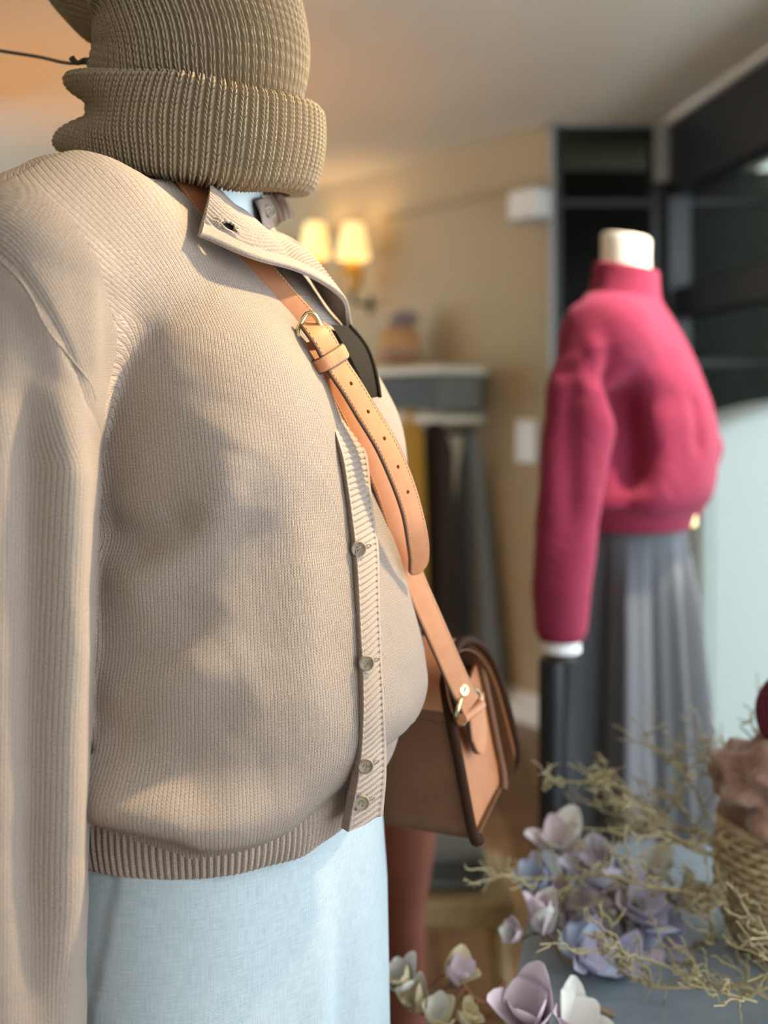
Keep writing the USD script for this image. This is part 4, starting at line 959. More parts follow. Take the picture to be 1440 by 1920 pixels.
# ------------------------------------------------------------------ small things on the left wall
def wall_at(px, py, off=0.0):
    """The point of the left wall (off metres out) seen at this pixel."""
    n = np.array([-WN[1], WN[0]]); d = np.array([(px - CX) / FPX, 1.0]); t = ((W0 + n * off) @ n) / (d @ n)
    return np.array([d[0] * t, t, EYE - (py - CY) / FPX * t])
def along_wall(m, P):
    m.apply_transform(trimesh.transformations.rotation_matrix(math.atan2(WN[1], WN[0]), (0, 0, 1))); m.apply_translation(P); return m
sp_k = thing('wall_speaker', 'small white boxy loudspeaker high on the wall beside the glazed partition', 'loudspeaker')
P = wall_at(992, 384, 0.07)
obj('housing', along_wall(box(0.17, 0.10, 0.125, (0, 0, 0), 0.012), P), 'plastic_white', sp_k)
obj('bracket', along_wall(box(0.12, 0.05, 0.022, (0, 0.02, -0.072), 0.004), P), 'plastic_grey', sp_k)
P = wall_at(988, 828, 0.012); itc = thing('wall_control', 'small white wall control panel with a dark screen beside the partition', 'control panel')
obj('plate', along_wall(box(0.125, 0.024, 0.19, (0, 0, 0), 0.006), P), 'plastic_white', itc); obj('screen', along_wall(box(0.055, 0.006, 0.10, (0.012, -0.013, 0.012), 0.002), P), 'screen_dark', itc)
# lamps on the wall
def wall_lamp(px, py, label, k):
    P = wall_at(px, py, 0.16); t = thing('wall_lamp', label, 'wall lamp', tuple(P))
    sh = [(0.045, 0.09), (0.052, 0.085), (0.085, -0.085), (0.083, -0.09), (0.080, -0.085), (0.047, 0.083)]
    obj('shade', lathe(sh + [sh[0]], 40), 'lamp_glow', t, smooth=30)
    obj('body', lathe([(0, -0.26), (0.035, -0.25), (0.052, -0.20), (0.048, -0.14), (0.02, -0.10), (0, -0.10)], 32), 'amber_glass', t, smooth=40)
    obj('bracket', cat_([tube(spline([(0, 0, -0.26), (0.0, 0.03, -0.30), (0.06, 0.10, -0.31), (0.09, 0.14, -0.31)], 20), 0.012, 8), box(0.06, 0.03, 0.10, (0.10, 0.15, -0.31), 0.006)]), 'metal_dark', t, smooth=30)
    l = UsdLux.SphereLight.Define(stage, t.GetPath().AppendChild('bulb')); l.CreateRadiusAttr(0.03); l.CreateNormalizeAttr(True); l.CreateColorAttr(Gf.Vec3f(1.0, 0.62, 0.24)); l.CreateIntensityAttr(k); l.AddTranslateOp().Set(Gf.Vec3d(0, 0, 0.10))
wall_lamp(662, 452, 'glowing wall lamp with amber body just right of the cardigan shoulder', 0.3)
wall_lamp(590, 450, 'glowing wall lamp partly hidden behind the cardigan collar', 0.3)
wall_lamp(235, 455, 'glowing wall lamp hidden behind the beige cardigan', 3.0)
# shelf with hats and dried flowers, clothes hanging below it
SH = thing('wall_shelf', 'pale wall shelf with a shadow-painted drawer box and rail beneath', 'shelf')
Pm = wall_at(808, 697, 0.17)
obj('board', along_wall(box(0.46, 0.32, 0.035, (0, 0, 0), 0.004), Pm), 'shelf_pale', SH)
obj('drawer_box', along_wall(box(0.42, 0.26, 0.155, (0.0, 0.02, -0.10), 0.004), Pm), 'box_shaded', SH)  # black shadow below the shelf is put into this colour
obj('drawer_front', along_wall(box(0.012, 0.26, 0.15, (-0.216, 0.02, -0.10), 0.003), Pm), 'box_grey', SH)
obj('bracket', along_wall(box(0.36, 0.30, 0.03, (-0.03, 0, -0.215), 0.003), Pm), 'shelf_pale', SH)
obj('rail', along_wall(tube(np.array([(-0.22, -0.05, -0.275), (0.30, -0.05, -0.275)]), 0.014, 12), Pm), 'metal_dark', SH, smooth=30)
rg = np.random.default_rng(11)
def blob(r, sc, seed, amp=0.25, sub=3):
    m = trimesh.creation.icosphere(sub, 1.0); m.vertices *= (1 + amp * (meshkit.fbm(m.vertices * 2.2 + seed * 7.1, 3, seed) - 0.5) * 2)[:, None]; m.vertices *= np.array(sc) * r; return m
hatpile = thing('straw_hat', 'rumpled orange-brown straw hat lying on the pale wall shelf under a scarf', 'hat')
Pq = wall_at(738, 650, 0.18)
m = lathe([(0.0, 0.175), (0.06, 0.172), (0.095, 0.145), (0.106, 0.03), (0.110, 0.012), (0.158, 0.0), (0.160, 0.004), (0.112, 0.018), (0.0, 0.02)], 48); m.vertices[:, 2] += 0.01 * np.sin(np.arctan2(m.vertices[:, 1], m.vertices[:, 0]) * 3) * (np.hypot(m.vertices[:, 0], m.vertices[:, 1]) > 0.1)
m.apply_translation(wall_at(748, 682, 0.18) + np.array([0, 0, 0.004])); obj('brim_and_crown', m, 'straw', hatpile, smooth=40)
b2 = lathe([(0.105, 0.030), (0.108, 0.032), (0.107, 0.052), (0.103, 0.052), (0.105, 0.030)], 40); b2.apply_translation(wall_at(748, 682, 0.18) + np.array([0, 0, 0.004])); obj('band', b2, 'purple_grey', hatpile, smooth=30)
pouch = thing('folded_scarf', 'small mauve-grey bundled scarf lying on top of the straw hat', 'scarf')
m = blob(0.070, (1, 0.8, 0.6), 4); m.apply_translation(wall_at(750, 684, 0.18) + np.array([0.02, 0, 0.215])); obj('bundle', m, 'purple_grey', pouch, smooth=True)
def garment(name, label, px, py, length, wtop, wbot, depth, mt, off, folds=7, seed=1):
    """A garment on a hanger: shoulders, folds widening downwards."""
    P = wall_at(px, py, off); t = thing(name, label, 'garment', tuple(P))
    nz, nt = 40, 90; z = np.linspace(0, 1, nz); th = np.linspace(-np.pi, np.pi, nt); Z, T = np.meshgrid(z, th, indexing='ij')
    w = np.interp(z, [0, 0.05, 0.14, 0.5, 1], [0.03, wtop * 0.55, wtop, (wtop + wbot) / 2, wbot])[:, None]; d = np.interp(z, [0, 0.1, 1], [0.02, depth, depth * 1.2])[:, None]
    R = 1 + 0.12 * Z * np.sin(folds * T + seed) + 0.05 * Z * np.sin(3 * T + 2 * seed)
    V = np.stack([w * np.cos(T) * R, d * np.sin(T) * R, -Z * length], -1).reshape(-1, 3)
    m = trimesh.Trimesh(V, tri(grid_faces(nt, nz)), process=False); m.apply_transform(trimesh.transformations.rotation_matrix(math.atan2(WN[1], WN[0]), (0, 0, 1)))
    obj('cloth', m, mt, t, smooth=True)
    hk_ = spline([(0, 0, -0.02), (0, 0, 0.05), (0.03, 0, 0.085), (0.0, 0, 0.11), (-0.02, 0, 0.09)], 24); obj('hanger', tube(hk_, 0.004, 6, up=(0, 1, 0)), 'metal_dark', t, smooth=True)
    return t
garment('coat', 'mustard yellow coat hanging under the wall shelf nearest the cardigan', 772, 765, 0.95, 0.07, 0.09, 0.035, 'mustard', 0.30, seed=2)
garment('coat', 'long dark brown coat hanging under the wall shelf beside the mustard one', 815, 785, 1.0, 0.12, 0.14, 0.045, 'brown_black', 0.19, seed=5)
garment('dress', 'long grey dress hanging under the wall shelf, flaring towards its hem', 880, 815, 1.15, 0.07, 0.20, 0.03, 'cloth_grey', 0.07, folds=5, seed=3)

# unseen floor lamp added behind the near mannequin to warm the left ceiling
fl_ = thing('added_floor_lamp', 'unseen warm floor lamp added behind the beige cardigan', 'floor lamp', (-1.05, 3.9, 0.0))
obj('base', lathe([(0, 0.0), (0.14, 0.0), (0.14, 0.012), (0.02, 0.03), (0, 0.03)], 40), 'metal_dark', fl_, smooth=40)
obj('pole', lathe([(0, 0.03), (0.011, 0.03), (0.011, 1.60), (0, 1.60)], 16), 'metal_dark', fl_, smooth=40)
obj('shade', lathe([(0.19, 1.50), (0.15, 1.78), (0.148, 1.78), (0.188, 1.50), (0.19, 1.50)], 48), 'lamp_glow', fl_, smooth=40)
l = UsdLux.SphereLight.Define(stage, fl_.GetPath().AppendChild('bulb')); l.CreateRadiusAttr(0.04); l.CreateNormalizeAttr(True); l.CreateColorAttr(Gf.Vec3f(1.0, 0.42, 0.07)); l.CreateIntensityAttr(5.0); l.AddTranslateOp().Set(Gf.Vec3d(0, 0, 1.70))

# ceiling spotlights: a small can round each beam's lamp
for nm, (p_, q_) in dict(a=(SPOT_AT, SPOT_TO), b=((0.98, 1.70, 2.50), (0.54, 2.08, 1.50))).items():
    t = thing('ceiling_spotlight', 'black ceiling spotlight aimed at the ' + ('beige cardigan' if nm == 'a' else 'burgundy jumper'), 'spotlight'); d_ = np.array(q_) - np.array(p_); d_ /= np.linalg.norm(d_)
    can = lathe([(0, -0.09), (0.045, -0.088), (0.052, -0.075), (0.058, 0.02), (0.062, 0.03), (0.060, 0.03), (0.055, 0.018), (0.048, -0.06), (0, -0.062)], 32)
    obj('can', place(can, np.array(p_), d_), 'steel_black', t, smooth=40)
    top_ = np.array(p_) - d_ * 0.07; obj('stem', tube(np.array([top_, [top_[0], top_[1], CEIL]]), 0.008, 10, up=(0, 1, 0)), 'steel_black', t, smooth=40)
# ------------------------------------------------------------------ the second mannequin: burgundy jumper and long grey skirt
A2 = math.radians(67.0); C2 = np.array([0.492, 2.10])
F2 = np.array([math.sin(A2), -math.cos(A2)]); R2 = np.array([-math.cos(A2), -math.sin(A2)])
def W2(r, f, z):
    r, f, z = np.broadcast_arrays(*map(lambda q: np.asarray(q, float), (r, f, z)))
    return np.stack([C2[0] + r * R2[0] + f * F2[0], C2[1] + r * R2[1] + f * F2[1], z], -1)
q_ = prof([(1.17, 0.140, 0.118, 0.11), (1.19, 0.150, 0.128, 0.115), (1.215, 0.178, 0.152, 0.13), (1.26, 0.172, 0.166, 0.135), (1.33, 0.166, 0.170, 0.135), (1.40, 0.166, 0.158, 0.13),
    (1.47, 0.184, 0.132, 0.125), (1.53, 0.180, 0.104, 0.115), (1.575, 0.160, 0.078, 0.10), (1.60, 0.125, 0.064, 0.09), (1.625, 0.090, 0.056, 0.078), (1.66, 0.062, 0.052, 0.064), (1.75, 0.058, 0.05, 0.06)])
ARM2 = np.array([(0.150, -0.03, 1.52), (0.208, -0.05, 1.42), (0.240, -0.07, 1.25), (0.248, -0.085, 1.08), (0.25, -0.085, 0.965)]); AR2 = np.array([0.075, 0.071, 0.058, 0.053, 0.043])
ARM3 = np.array([(-0.150, -0.02, 1.50), (-0.205, 0.045, 1.40), (-0.215, 0.085, 1.31), (-0.19, 0.06, 1.20)]); AR3 = np.array([0.075, 0.07, 0.062, 0.055])
def chain(P, J, R):
    best = np.full(len(P), 9.0)
    for i in range(len(J) - 1):
        ab = J[i + 1] - J[i]; t = np.clip(((P - J[i]) @ ab) / (ab @ ab), 0, 1)
        best = np.minimum(best, np.linalg.norm(P - J[i] - t[:, None] * ab, axis=1) - (R[i] * (1 - t) + R[i + 1] * t))
    return best
def d2(P):
    r, f, z = P.T; zc = np.clip(z, 1.17, 1.75); w, df, db = q_[0](zc), q_[1](zc), q_[2](zc); n = 2.2
    qq = (np.abs(r / w) ** n + np.abs((f + 0.01) / np.where(f > -0.01, df, db)) ** n) ** (1 / n)
    t = (qq - 1) * np.minimum(w, df) * 0.9
    t = np.maximum(t, 1.168 - z)
    k = 0.006 + 0.05 * sstep(z, 1.42, 1.53)
    ab = ARM2[-1] - ARM2[-2]; a = np.maximum(chain(P, ARM2, AR2), 0.985 - z)
    return smin(smin(t, a, k), chain(P, ARM3, AR3), 0.03)
V, Fm = surface_nets(d2, (-0.32, -0.22, 0.93), (0.34, 0.27, 1.70), 0.0075)
Nn = normals(V, Fm); cast2 = caster(W2(*V.T), Fm)
from scipy.spatial import cKDTree
dsp = np.zeros(len(V))
for pts, amp, sig in [([(1122, 650), (1150, 710), (1172, 780), (1180, 860), (1172, 935)], -0.045, 0.026), ([(1100, 620), (1130, 690), (1150, 760)], 0.014, 0.014), ([(1215, 760), (1235, 840), (1235, 920)], 0.008, 0.022),
                      ([(1060, 720), (1070, 850), (1070, 1000)], -0.010, 0.016), ([(1040, 600), (1060, 680), (1085, 760)], -0.010, 0.016), ([(1030, 800), (1030, 950), (1020, 1080)], 0.006, 0.014), ([(1180, 935), (1220, 930), (1250, 910)], 0.008, 0.015),
                      ([(1300, 740), (1310, 800), (1312, 850)], -0.008, 0.012)]:
    Pw, _ = cast2(pts); d = Pw[:, :2] - C2; L = np.stack([d @ R2, d @ F2, Pw[:, 2]], -1); L = L[~np.isnan(L[:, 0])]
    if len(L) < 2: continue
    L = spline(L, 40) if len(L) > 2 else np.linspace(L[0], L[-1], 40)
    dd, ii = cKDTree(L).query(V); dsp += amp * gauss(dd, sig) * np.clip(np.sin(np.pi * (ii / 39 * 0.9 + 0.05)) * 1.6, 0, 1)
dsp += 0.003 * (meshkit.fbm(V * 16, 3, 2) - 0.5) * 2
V = V + Nn * dsp[:, None]
man2 = thing('mannequin', 'further headless cream mannequin, its neck stub showing above the burgundy jumper', 'mannequin')
nk = [(1.60, 0.056, 0.050, 0.052), (1.66, 0.054, 0.048, 0.050), (1.70, 0.051, 0.047, 0.049), (1.728, 0.051, 0.048, 0.049), (1.733, 0.047, 0.044, 0.046), (1.734, 0.001, 0.001, 0.001)]
nV, nF, _ = ring_loft([(z, w, a, b, 0, -0.015) for z, w, a, b in nk], n_exp=2.0)
nV[:, 2] += -0.16 * nV[:, 1] * sstep(nV[:, 2], 1.62, 1.72)
obj('neck', (W2(*nV.T), nF[:, ::-1]), 'body_cream', man2, smooth=40)
hand = tube(W2(*spline([(0.249, -0.085, 1.01), (0.25, -0.085, 0.98), (0.25, -0.083, 0.945)], 10).T), np.linspace(0.030, 0.026, 10), 16, up=(1, 0, 0)); obj('forearm', hand, 'dark_cord', man2, smooth=40)
jump = thing('jumper', 'fuzzy burgundy high-necked jumper on the further mannequin', 'jumper')
dcut = np.minimum(V[:, 2] - 0.992, 1.612 - 0.10 * V[:, 1] - V[:, 2])
jv, jf = clip_field(W2(*V.T), Fm, np.where(V[:, 0] > 0.17, np.minimum(dcut, V[:, 2] - 0.996), dcut))
obj('body_and_sleeves', (jv, jf), 'burgundy_knit', jump, smooth=True)
cl, cf, _ = ring_loft([(1.585, 0.094, 0.072, 0.082, 0, -0.012), (1.60, 0.083, 0.066, 0.076, 0, -0.012), (1.625, 0.072, 0.064, 0.068, 0, -0.014), (1.655, 0.066, 0.062, 0.064, 0, -0.014), (1.668, 0.065, 0.062, 0.063, 0, -0.014), (1.671, 0.062, 0.059, 0.060, 0, -0.014), (1.665, 0.059, 0.056, 0.057, 0, -0.014), (1.62, 0.060, 0.056, 0.058, 0, -0.014)], n=160)
cl[:, 2] += -0.18 * cl[:, 1]
thc = np.arctan2(cl[:, 0], cl[:, 1]); cl[:, :2] *= (1 + 0.015 * np.abs(np.sin(thc * 40)))[:, None]
obj('collar', (W2(*cl.T), cf[:, ::-1]), 'burgundy_knit', jump, smooth=True)
hr, hf, _ = ring_loft([(1.205, 0.158, 0.134, 0.12, 0, -0.01), (1.185, 0.150, 0.127, 0.115, 0, -0.01), (1.165, 0.146, 0.123, 0.112, 0, -0.01), (1.163, 0.140, 0.117, 0.107, 0, -0.01)], n=160)
obj('hem', (W2(*hr.T), hf), 'burgundy_knit', jump, smooth=True)
cr = tube(W2(*spline([(0.247, -0.085, 1.06), (0.25, -0.085, 1.02), (0.25, -0.085, 0.985), (0.25, -0.085, 0.982)], 14).T), np.interp(np.linspace(0, 1, 14), [0, 0.3, 0.9, 1], [0.048, 0.044, 0.041, 0.038]), 40, up=(1, 0, 0))
obj('cuff', cr, 'burgundy_knit', jump, smooth=40)
wc = tube(W2(*spline([(0.25, -0.085, 1.0), (0.25, -0.085, 0.98), (0.25, -0.084, 0.962), (0.25, -0.084, 0.960)], 10).T), np.array([0.034] * 8 + [0.034, 0.031]), 32, up=(1, 0, 0))
shirt = thing('shirt_cuff', 'white shirt cuff showing below the burgundy jumper sleeve', 'cuff'); obj('band', wc, 'cuff_white', shirt, smooth=40)
skirt = thing('skirt', 'long dark grey pleated skirt below the burgundy jumper', 'skirt')
nz, nt = 60, 260; z = np.linspace(1.20, 0.30, nz); th = np.linspace(-np.pi, np.pi, nt); Z, T = np.meshgrid(z, th, indexing='ij')
g_ = (1.20 - Z) / 0.90; R = 0.108 + 0.002 * g_ + 0.062 * g_ ** 1.0
pl = 0.15 * np.sin(9 * T + 1.6 + 1.2 * np.sin(2 * T + 0.6)) + 0.05 * np.sin(5 * T + 2.0) + 0.03 * np.sin(23 * T + 1)
R = R * (1 + pl * sstep(g_, 0.0, 0.25) * (0.75 + 0.5 * g_))
V = np.stack([R * np.sin(T) * 1.12, R * np.cos(T) * 0.98 - 0.01, Z], -1).reshape(-1, 3)
obj('pleated_cloth', (W2(*V.T), tri(grid_faces(nt, nz))[:, ::-1]), 'skirt_wool', skirt, smooth=True)
wb, wf, _ = ring_loft([(1.205, 0.124, 0.108, 0.106, 0, -0.01), (1.165, 0.126, 0.110, 0.108, 0, -0.01), (1.163, 0.12, 0.104, 0.102, 0, -0.01)], n=80); obj('waistband', (W2(*wb.T), wf), 'skirt_wool', skirt, smooth=True)
Pb_ = W2(0.02, 0.112, 1.182); tgm = box(0.030, 0.006, 0.030, (0, 0, 0), 0.0015); tgm.apply_transform(trimesh.transformations.rotation_matrix(A2 - 0.5, (0, 0, 1))); tgm.apply_translation(Pb_); obj('waist_clasp', tgm, 'brass_bright', skirt)
stp = thing('stand', 'slim black upright stand beside the long grey skirt', 'stand')
sx, sy = X_at(1036, 1.97), 1.97
obj('upright', lathe([(0, 0.02), (0.026, 0.02), (0.026, 0.925), (0.022, 0.935), (0, 0.935)], 28, (sx, sy, 0)), 'steel_black', stp, smooth=40); obj('foot', lathe([(0, 0.0), (0.12, 0.0), (0.12, 0.008), (0.11, 0.014), (0.03, 0.022), (0, 0.022)], 40, (sx, sy, 0.012)), 'steel_black', stp, smooth=40)
# big white rounded counter behind the skirt
cnt = thing('counter', 'tall white rounded counter behind the grey skirt at the right', 'counter')
cw, chh = 0.95, 1.415
s_out = sg.box(-cw / 2, 0, cw / 2, chh).buffer(-0.10).buffer(0.10); arch = sg.Polygon([(-cw / 2 + cw * k / 40, 0) for k in range(41)] + [(cw / 2 - cw * k / 40, chh - 0.10 * (abs(1 - k / 20.0) ** 2.4)) for k in range(41)]).buffer(-0.05).buffer(0.05)
def pillow(poly, depth, r=0.05, steps=5):
    ms = []; V_, F_ = [], []
    for k in range(steps + 1):
        a = math.pi / 2 * k / steps; ms.append((poly.buffer(-r * (1 - math.sin(a))), r * (1 - math.cos(a))))
    pts = []
    N_ = 200
    for p_, dz in ms:
        e = p_.exterior; pts.append(np.array([[*e.interpolate(t, normalized=True).coords[0], -depth / 2 + dz] for t in np.linspace(0, 1, N_, endpoint=False)]))
    pts += [q * np.array([1, 1, -1]) for q in pts[::-1]]
    V_ = np.vstack(pts); F_ = tri(grid_faces(N_, len(pts), wrap=True)); k0 = len(V_); V_ = np.vstack([V_, pts[0].mean(0), pts[-1].mean(0)]); i = np.arange(N_)
    F_ = np.vstack([F_, np.stack([np.full(N_, k0), (i + 1) % N_, i], 1), np.stack([np.full(N_, k0 + 1), (len(pts) - 1) * N_ + i, (len(pts) - 1) * N_ + (i + 1) % N_], 1)])
    return trimesh.Trimesh(V_, F_, process=False)
m = pillow(arch, 0.30); m.apply_transform(trimesh.transformations.rotation_matrix(math.pi / 2, (1, 0, 0))); m.apply_translation((1.29, 2.95, 0.012)); obj('body', m, 'counter_white', cnt, smooth=45)
m = box(0.90, 0.26, 0.06, (1.29, 2.95, 0.042), 0.004); obj('plinth', m, 'trim_grey', cnt)
# ------------------------------------------------------------------ slate display table with dried branches and magnolias, basket
TZ = 0.75
tab_poly = [(0.115, 0.80), (0.125, 1.10), (0.235, 1.585), (0.95, 1.57), (0.95, 0.80)]
table = thing('display_table', 'slate-grey display table at lower right under the dried branches', 'table')
tp_ = sg.Polygon(tab_poly).buffer(-0.02).buffer(0.02)
m = trimesh.creation.extrude_polygon(tp_, 0.028, engine='earcut'); m.apply_translation((0, 0, TZ - 0.028)); obj('top', m, 'slate', table)
for x, y in ((0.19, 0.86), (0.285, 1.52), (0.89, 1.50), (0.89, 0.86)): obj('leg', box(0.045, 0.045, TZ - 0.028, (x, y, (TZ - 0.028) / 2), 0.004), 'steel_black', table)
rt = np.random.default_rng(21)
def petal(L, wd, cup, seed):
    nu, nv = 7, 10; a = np.linspace(-1, 1, nu); t = np.linspace(0, 1, nv); Aa, T_ = np.meshgrid(a, t); r_ = np.random.default_rng(seed)
    w = wd * (np.sin(np.pi * np.clip(T_ * 0.9 + 0.08, 0, 1)) ** 0.55); x = Aa * w; up = L * T_; out = cup * L * np.sin(np.pi * T_ * 0.55) - 0.45 * w * Aa ** 2 + 0.10 * L * T_ ** 3 * r_.uniform(-1, 1)
    x = x + 0.08 * L * T_ ** 2 * r_.uniform(-1, 1)
    V = np.stack([x, out, up], -1).reshape(-1, 3); F = tri(grid_faces(nu, nv)); N = normals(V, F); n0 = len(V)
    return trimesh.Trimesh(np.vstack([V + N * 0.0004, V - N * 0.0004]), np.vstack([F, F[:, ::-1] + n0]), process=False)
def flower(parent, P, axis, size, mats, opening, seed, n=6):
    """A magnolia: a small dark cup with its petals."""
    r_ = np.random.default_rng(seed); axis = np.array(axis, float); axis /= np.linalg.norm(axis); ref = np.array([0.3, 0.2, 1.0]); x = np.cross(ref, axis); x /= np.linalg.norm(x); y = np.cross(axis, x)
    M = np.eye(4); M[:3, 0], M[:3, 1], M[:3, 2], M[:3, 3] = x, y, axis, P
    cup = lathe([(0, -0.010), (0.003, -0.009), (0.005, -0.002), (0.0045, 0.004), (0, 0.006)], 14); cup.apply_transform(M); c = obj('flower', cup, 'twig_brown', parent, smooth=40)
    for k in range(n):
        inner_ = k % 2; p_ = petal(size * r_.uniform(0.85, 1.1) * (0.9 if inner_ else 1), size * r_.uniform(0.30, 0.42), 0.10, seed * 31 + k)
        tl_ = trimesh.transformations.rotation_matrix(-(opening * (0.55 if inner_ else 1.0) + r_.uniform(-0.12, 0.12)), (1, 0, 0)); sp_r = trimesh.transformations.rotation_matrix(2 * np.pi * k / n + r_.uniform(-0.3, 0.3), (0, 0, 1))
        p_.apply_translation((0, 0.003, 0)); p_.apply_transform(M @ sp_r @ tl_); obj('petal', p_, mats[r_.integers(len(mats))], c, smooth=True)
    return c
def twig(P0, P1, r0, r1, n=14, wob=0.015, seed=0):
    r_ = np.random.default_rng(seed); t = np.linspace(0, 1, 6)[:, None]; Q = np.array(P0) * (1 - t) + np.array(P1) * t; Q[1:-1] += r_.normal(0, wob, (4, 3)); Q = spline(Q, n)
    return Q, tube(Q, np.linspace(r0, r1, n), 6, up=(0.2, 0.1, 1))
LIL, PNK, WHT, BLU = ['petal_lilac', 'petal_lilac', 'petal_pink'], ['petal_pink', 'petal_pink', 'petal_white'], ['petal_white', 'petal_cream'], ['petal_lilac', 'petal_blue']
def magnolia_branch(label, base, stem_px, flowers, mat_='twig_brown', group=None):
    t = thing('magnolia_branch', label, 'branch', group=group)
    pts = [np.array(base)] + [at(*q) for q in stem_px]; Q = spline(np.array(pts), 40); obj('stem', tube(Q, np.linspace(0.0042, 0.0022, 40), 8, up=(0.2, 0.1, 1)), mat_, t, smooth=True)
    for k, (px, py, Y, ax, size, mt, op) in enumerate(flowers):
        P = at(px, py, Y); j = np.argmin(np.linalg.norm(Q - P, axis=1)); 
        if np.linalg.norm(Q[j] - P) > 0.008:
            jj = max(0, j - 5); _, m_ = twig(Q[jj], P, 0.0022, 0.0016, 10, 0.004, seed=k + int(px)); obj('side_twig', m_, mat_, t, smooth=True)
        flower(t, P, ax, size, mt, op, seed=int(px * 7 + py))
    return t
magnolia_branch('lilac magnolia branch highest in front of the grey skirt', (0.33, 1.33, TZ + 0.01), [(1110, 1760, 1.34), (1062, 1650, 1.34), (1050, 1590, 1.34)],
    [(1048, 1590, 1.34, (-0.1, -0.5, 1), 0.052, PNK, 0.75), (1022, 1665, 1.32, (-0.5, -0.5, 0.7), 0.050, BLU, 0.5), (1072, 1715, 1.33, (0.3, -0.7, 0.4), 0.045, PNK, 0.7)])
magnolia_branch('lilac magnolia branch with the largest blooms at the middle of the table', (0.40, 1.28, TZ + 0.01), [(1200, 1790, 1.28), (1160, 1710, 1.29), (1135, 1650, 1.30)],
    [(1142, 1668, 1.30, (-0.35, -0.3, 1), 0.068, LIL, 0.42), (1190, 1700, 1.28, (0.1, -0.6, 0.6), 0.055, LIL, 0.8), (1215, 1735, 1.27, (0.2, -0.8, -0.3), 0.058, BLU, 0.6), (1120, 1745, 1.27, (-0.6, -0.6, 0.1), 0.045, BLU, 0.8)])
magnolia_branch('white magnolia branch nearest the tan basket', (0.45, 1.30, TZ + 0.01), [(1270, 1790, 1.30), (1262, 1710, 1.31), (1240, 1660, 1.32)],
    [(1228, 1650, 1.32, (-0.05, -0.4, 1), 0.050, WHT, 0.45), (1190, 1665, 1.31, (-0.5, -0.3, 0.9), 0.042, WHT, 0.35), (1272, 1690, 1.30, (0.7, -0.5, 0.5), 0.045, WHT, 0.5), (1238, 1735, 1.28, (0.0, -0.8, 0.2), 0.040, LIL, 0.8)])
magnolia_branch('pink magnolia branch with a drooping bud left of the other lilac blooms', (0.28, 1.22, TZ + 0.01), [(1060, 1800, 1.22), (1035, 1760, 1.22), (1020, 1745, 1.22)],
    [(1018, 1745, 1.22, (-0.1, -0.2, 1), 0.048, PNK, 0.22), (972, 1755, 1.22, (-0.4, -0.4, 0.4), 0.026, PNK, 0.4), (1090, 1790, 1.20, (0.4, -0.6, 0.4), 0.044, BLU, 0.7)])
magnolia_branch('large pale pink magnolia at the bottom edge of the table', (0.24, 1.12, TZ + 0.01), [(1080, 1880, 1.10), (1030, 1900, 1.08), (1005, 1930, 1.07)],
    [(1000, 1925, 1.07, (-0.3, -0.5, 0.9), 0.066, ['petal_pink'], 0.38), (1065, 1935, 1.07, (0.3, -0.5, 0.9), 0.050, PNK, 0.5)])
magnolia_branch('cream magnolia branch with red-brown stems beside the pale blue trousers', (0.135, 1.19, TZ + 0.008), [(905, 1880, 1.17), (870, 1850, 1.16), (850, 1830, 1.15)],
    [(850, 1838, 1.15, (0.3, -0.4, 0.8), 0.036, ['petal_cream', 'petal_pink'], 0.35), (764, 1850, 1.16, (-0.4, -0.5, 0.9), 0.040, WHT, 0.5), (822, 1925, 1.13, (0.0, -0.4, 1.0), 0.040, WHT, 0.40), (790, 1890, 1.15, (-0.4, -0.3, 0.9), 0.034, WHT, 0.4), (868, 1915, 1.13, (0.4, -0.4, 0.8), 0.030, ['petal_cream'], 0.4)], 'twig_red')
magnolia_branch('pale lilac magnolia branch low among the twigs at the middle of the table', (0.36, 1.24, TZ + 0.01), [(1180, 1830, 1.24), (1150, 1800, 1.24), (1130, 1780, 1.25)],
    [(1105, 1770, 1.25, (-0.3, -0.7, 0.5), 0.048, BLU, 0.6), (1160, 1800, 1.23, (0.2, -0.8, 0.4), 0.046, LIL, 0.7), (1195, 1800, 1.25, (0.6, -0.6, 0.4), 0.040, PNK, 0.5)])
magnolia_branch('small pale magnolia branch behind the largest lilac bloom', (0.38, 1.40, TZ + 0.01), [(1120, 1740, 1.40), (1098, 1680, 1.40), (1085, 1650, 1.40)],
    [(1085, 1650, 1.40, (0.1, -0.4, 1.0), 0.044, LIL, 0.5), (1110, 1690, 1.39, (0.5, -0.6, 0.5), 0.046, PNK, 0.7), (1062, 1700, 1.38, (-0.5, -0.6, 0.5), 0.044, PNK, 0.6), (1195, 1690, 1.38, (0.6, -0.4, 0.8), 0.046, WHT, 0.7)])
BX, BY = at(1478, 1790, 1.27)[:2]
# dried twigs lying across the table
tw = [((0.62, 1.22, 0.80), (0.14, 1.22, 0.86)), ((0.66, 1.30, 0.79), (0.20, 1.34, 0.93)), ((0.60, 1.12, 0.78), (0.18, 1.10, 0.84)), ((0.58, 1.38, 0.80), (0.33, 1.40, 0.97)), ((0.68, 1.18, 0.80), (0.30, 1.26, 0.90)), ((0.64, 1.36, 0.80), (0.36, 1.20, 0.82)),
      ((0.55, 1.08, 0.775), (0.24, 1.16, 0.80)), ((0.70, 1.25, 0.80), (0.44, 1.40, 0.93)), ((0.66, 1.40, 0.82), (0.42, 1.32, 0.95)), ((0.62, 1.16, 0.78), (0.38, 1.10, 0.86)),
      ((0.52, 1.30, 0.79), (0.17, 1.28, 0.80)), ((0.60, 1.26, 0.80), (0.31, 1.46, 0.86)), ((0.50, 1.10, 0.775), (0.30, 1.05, 0.83)), ((0.66, 1.14, 0.78), (0.46, 1.03, 0.80))]
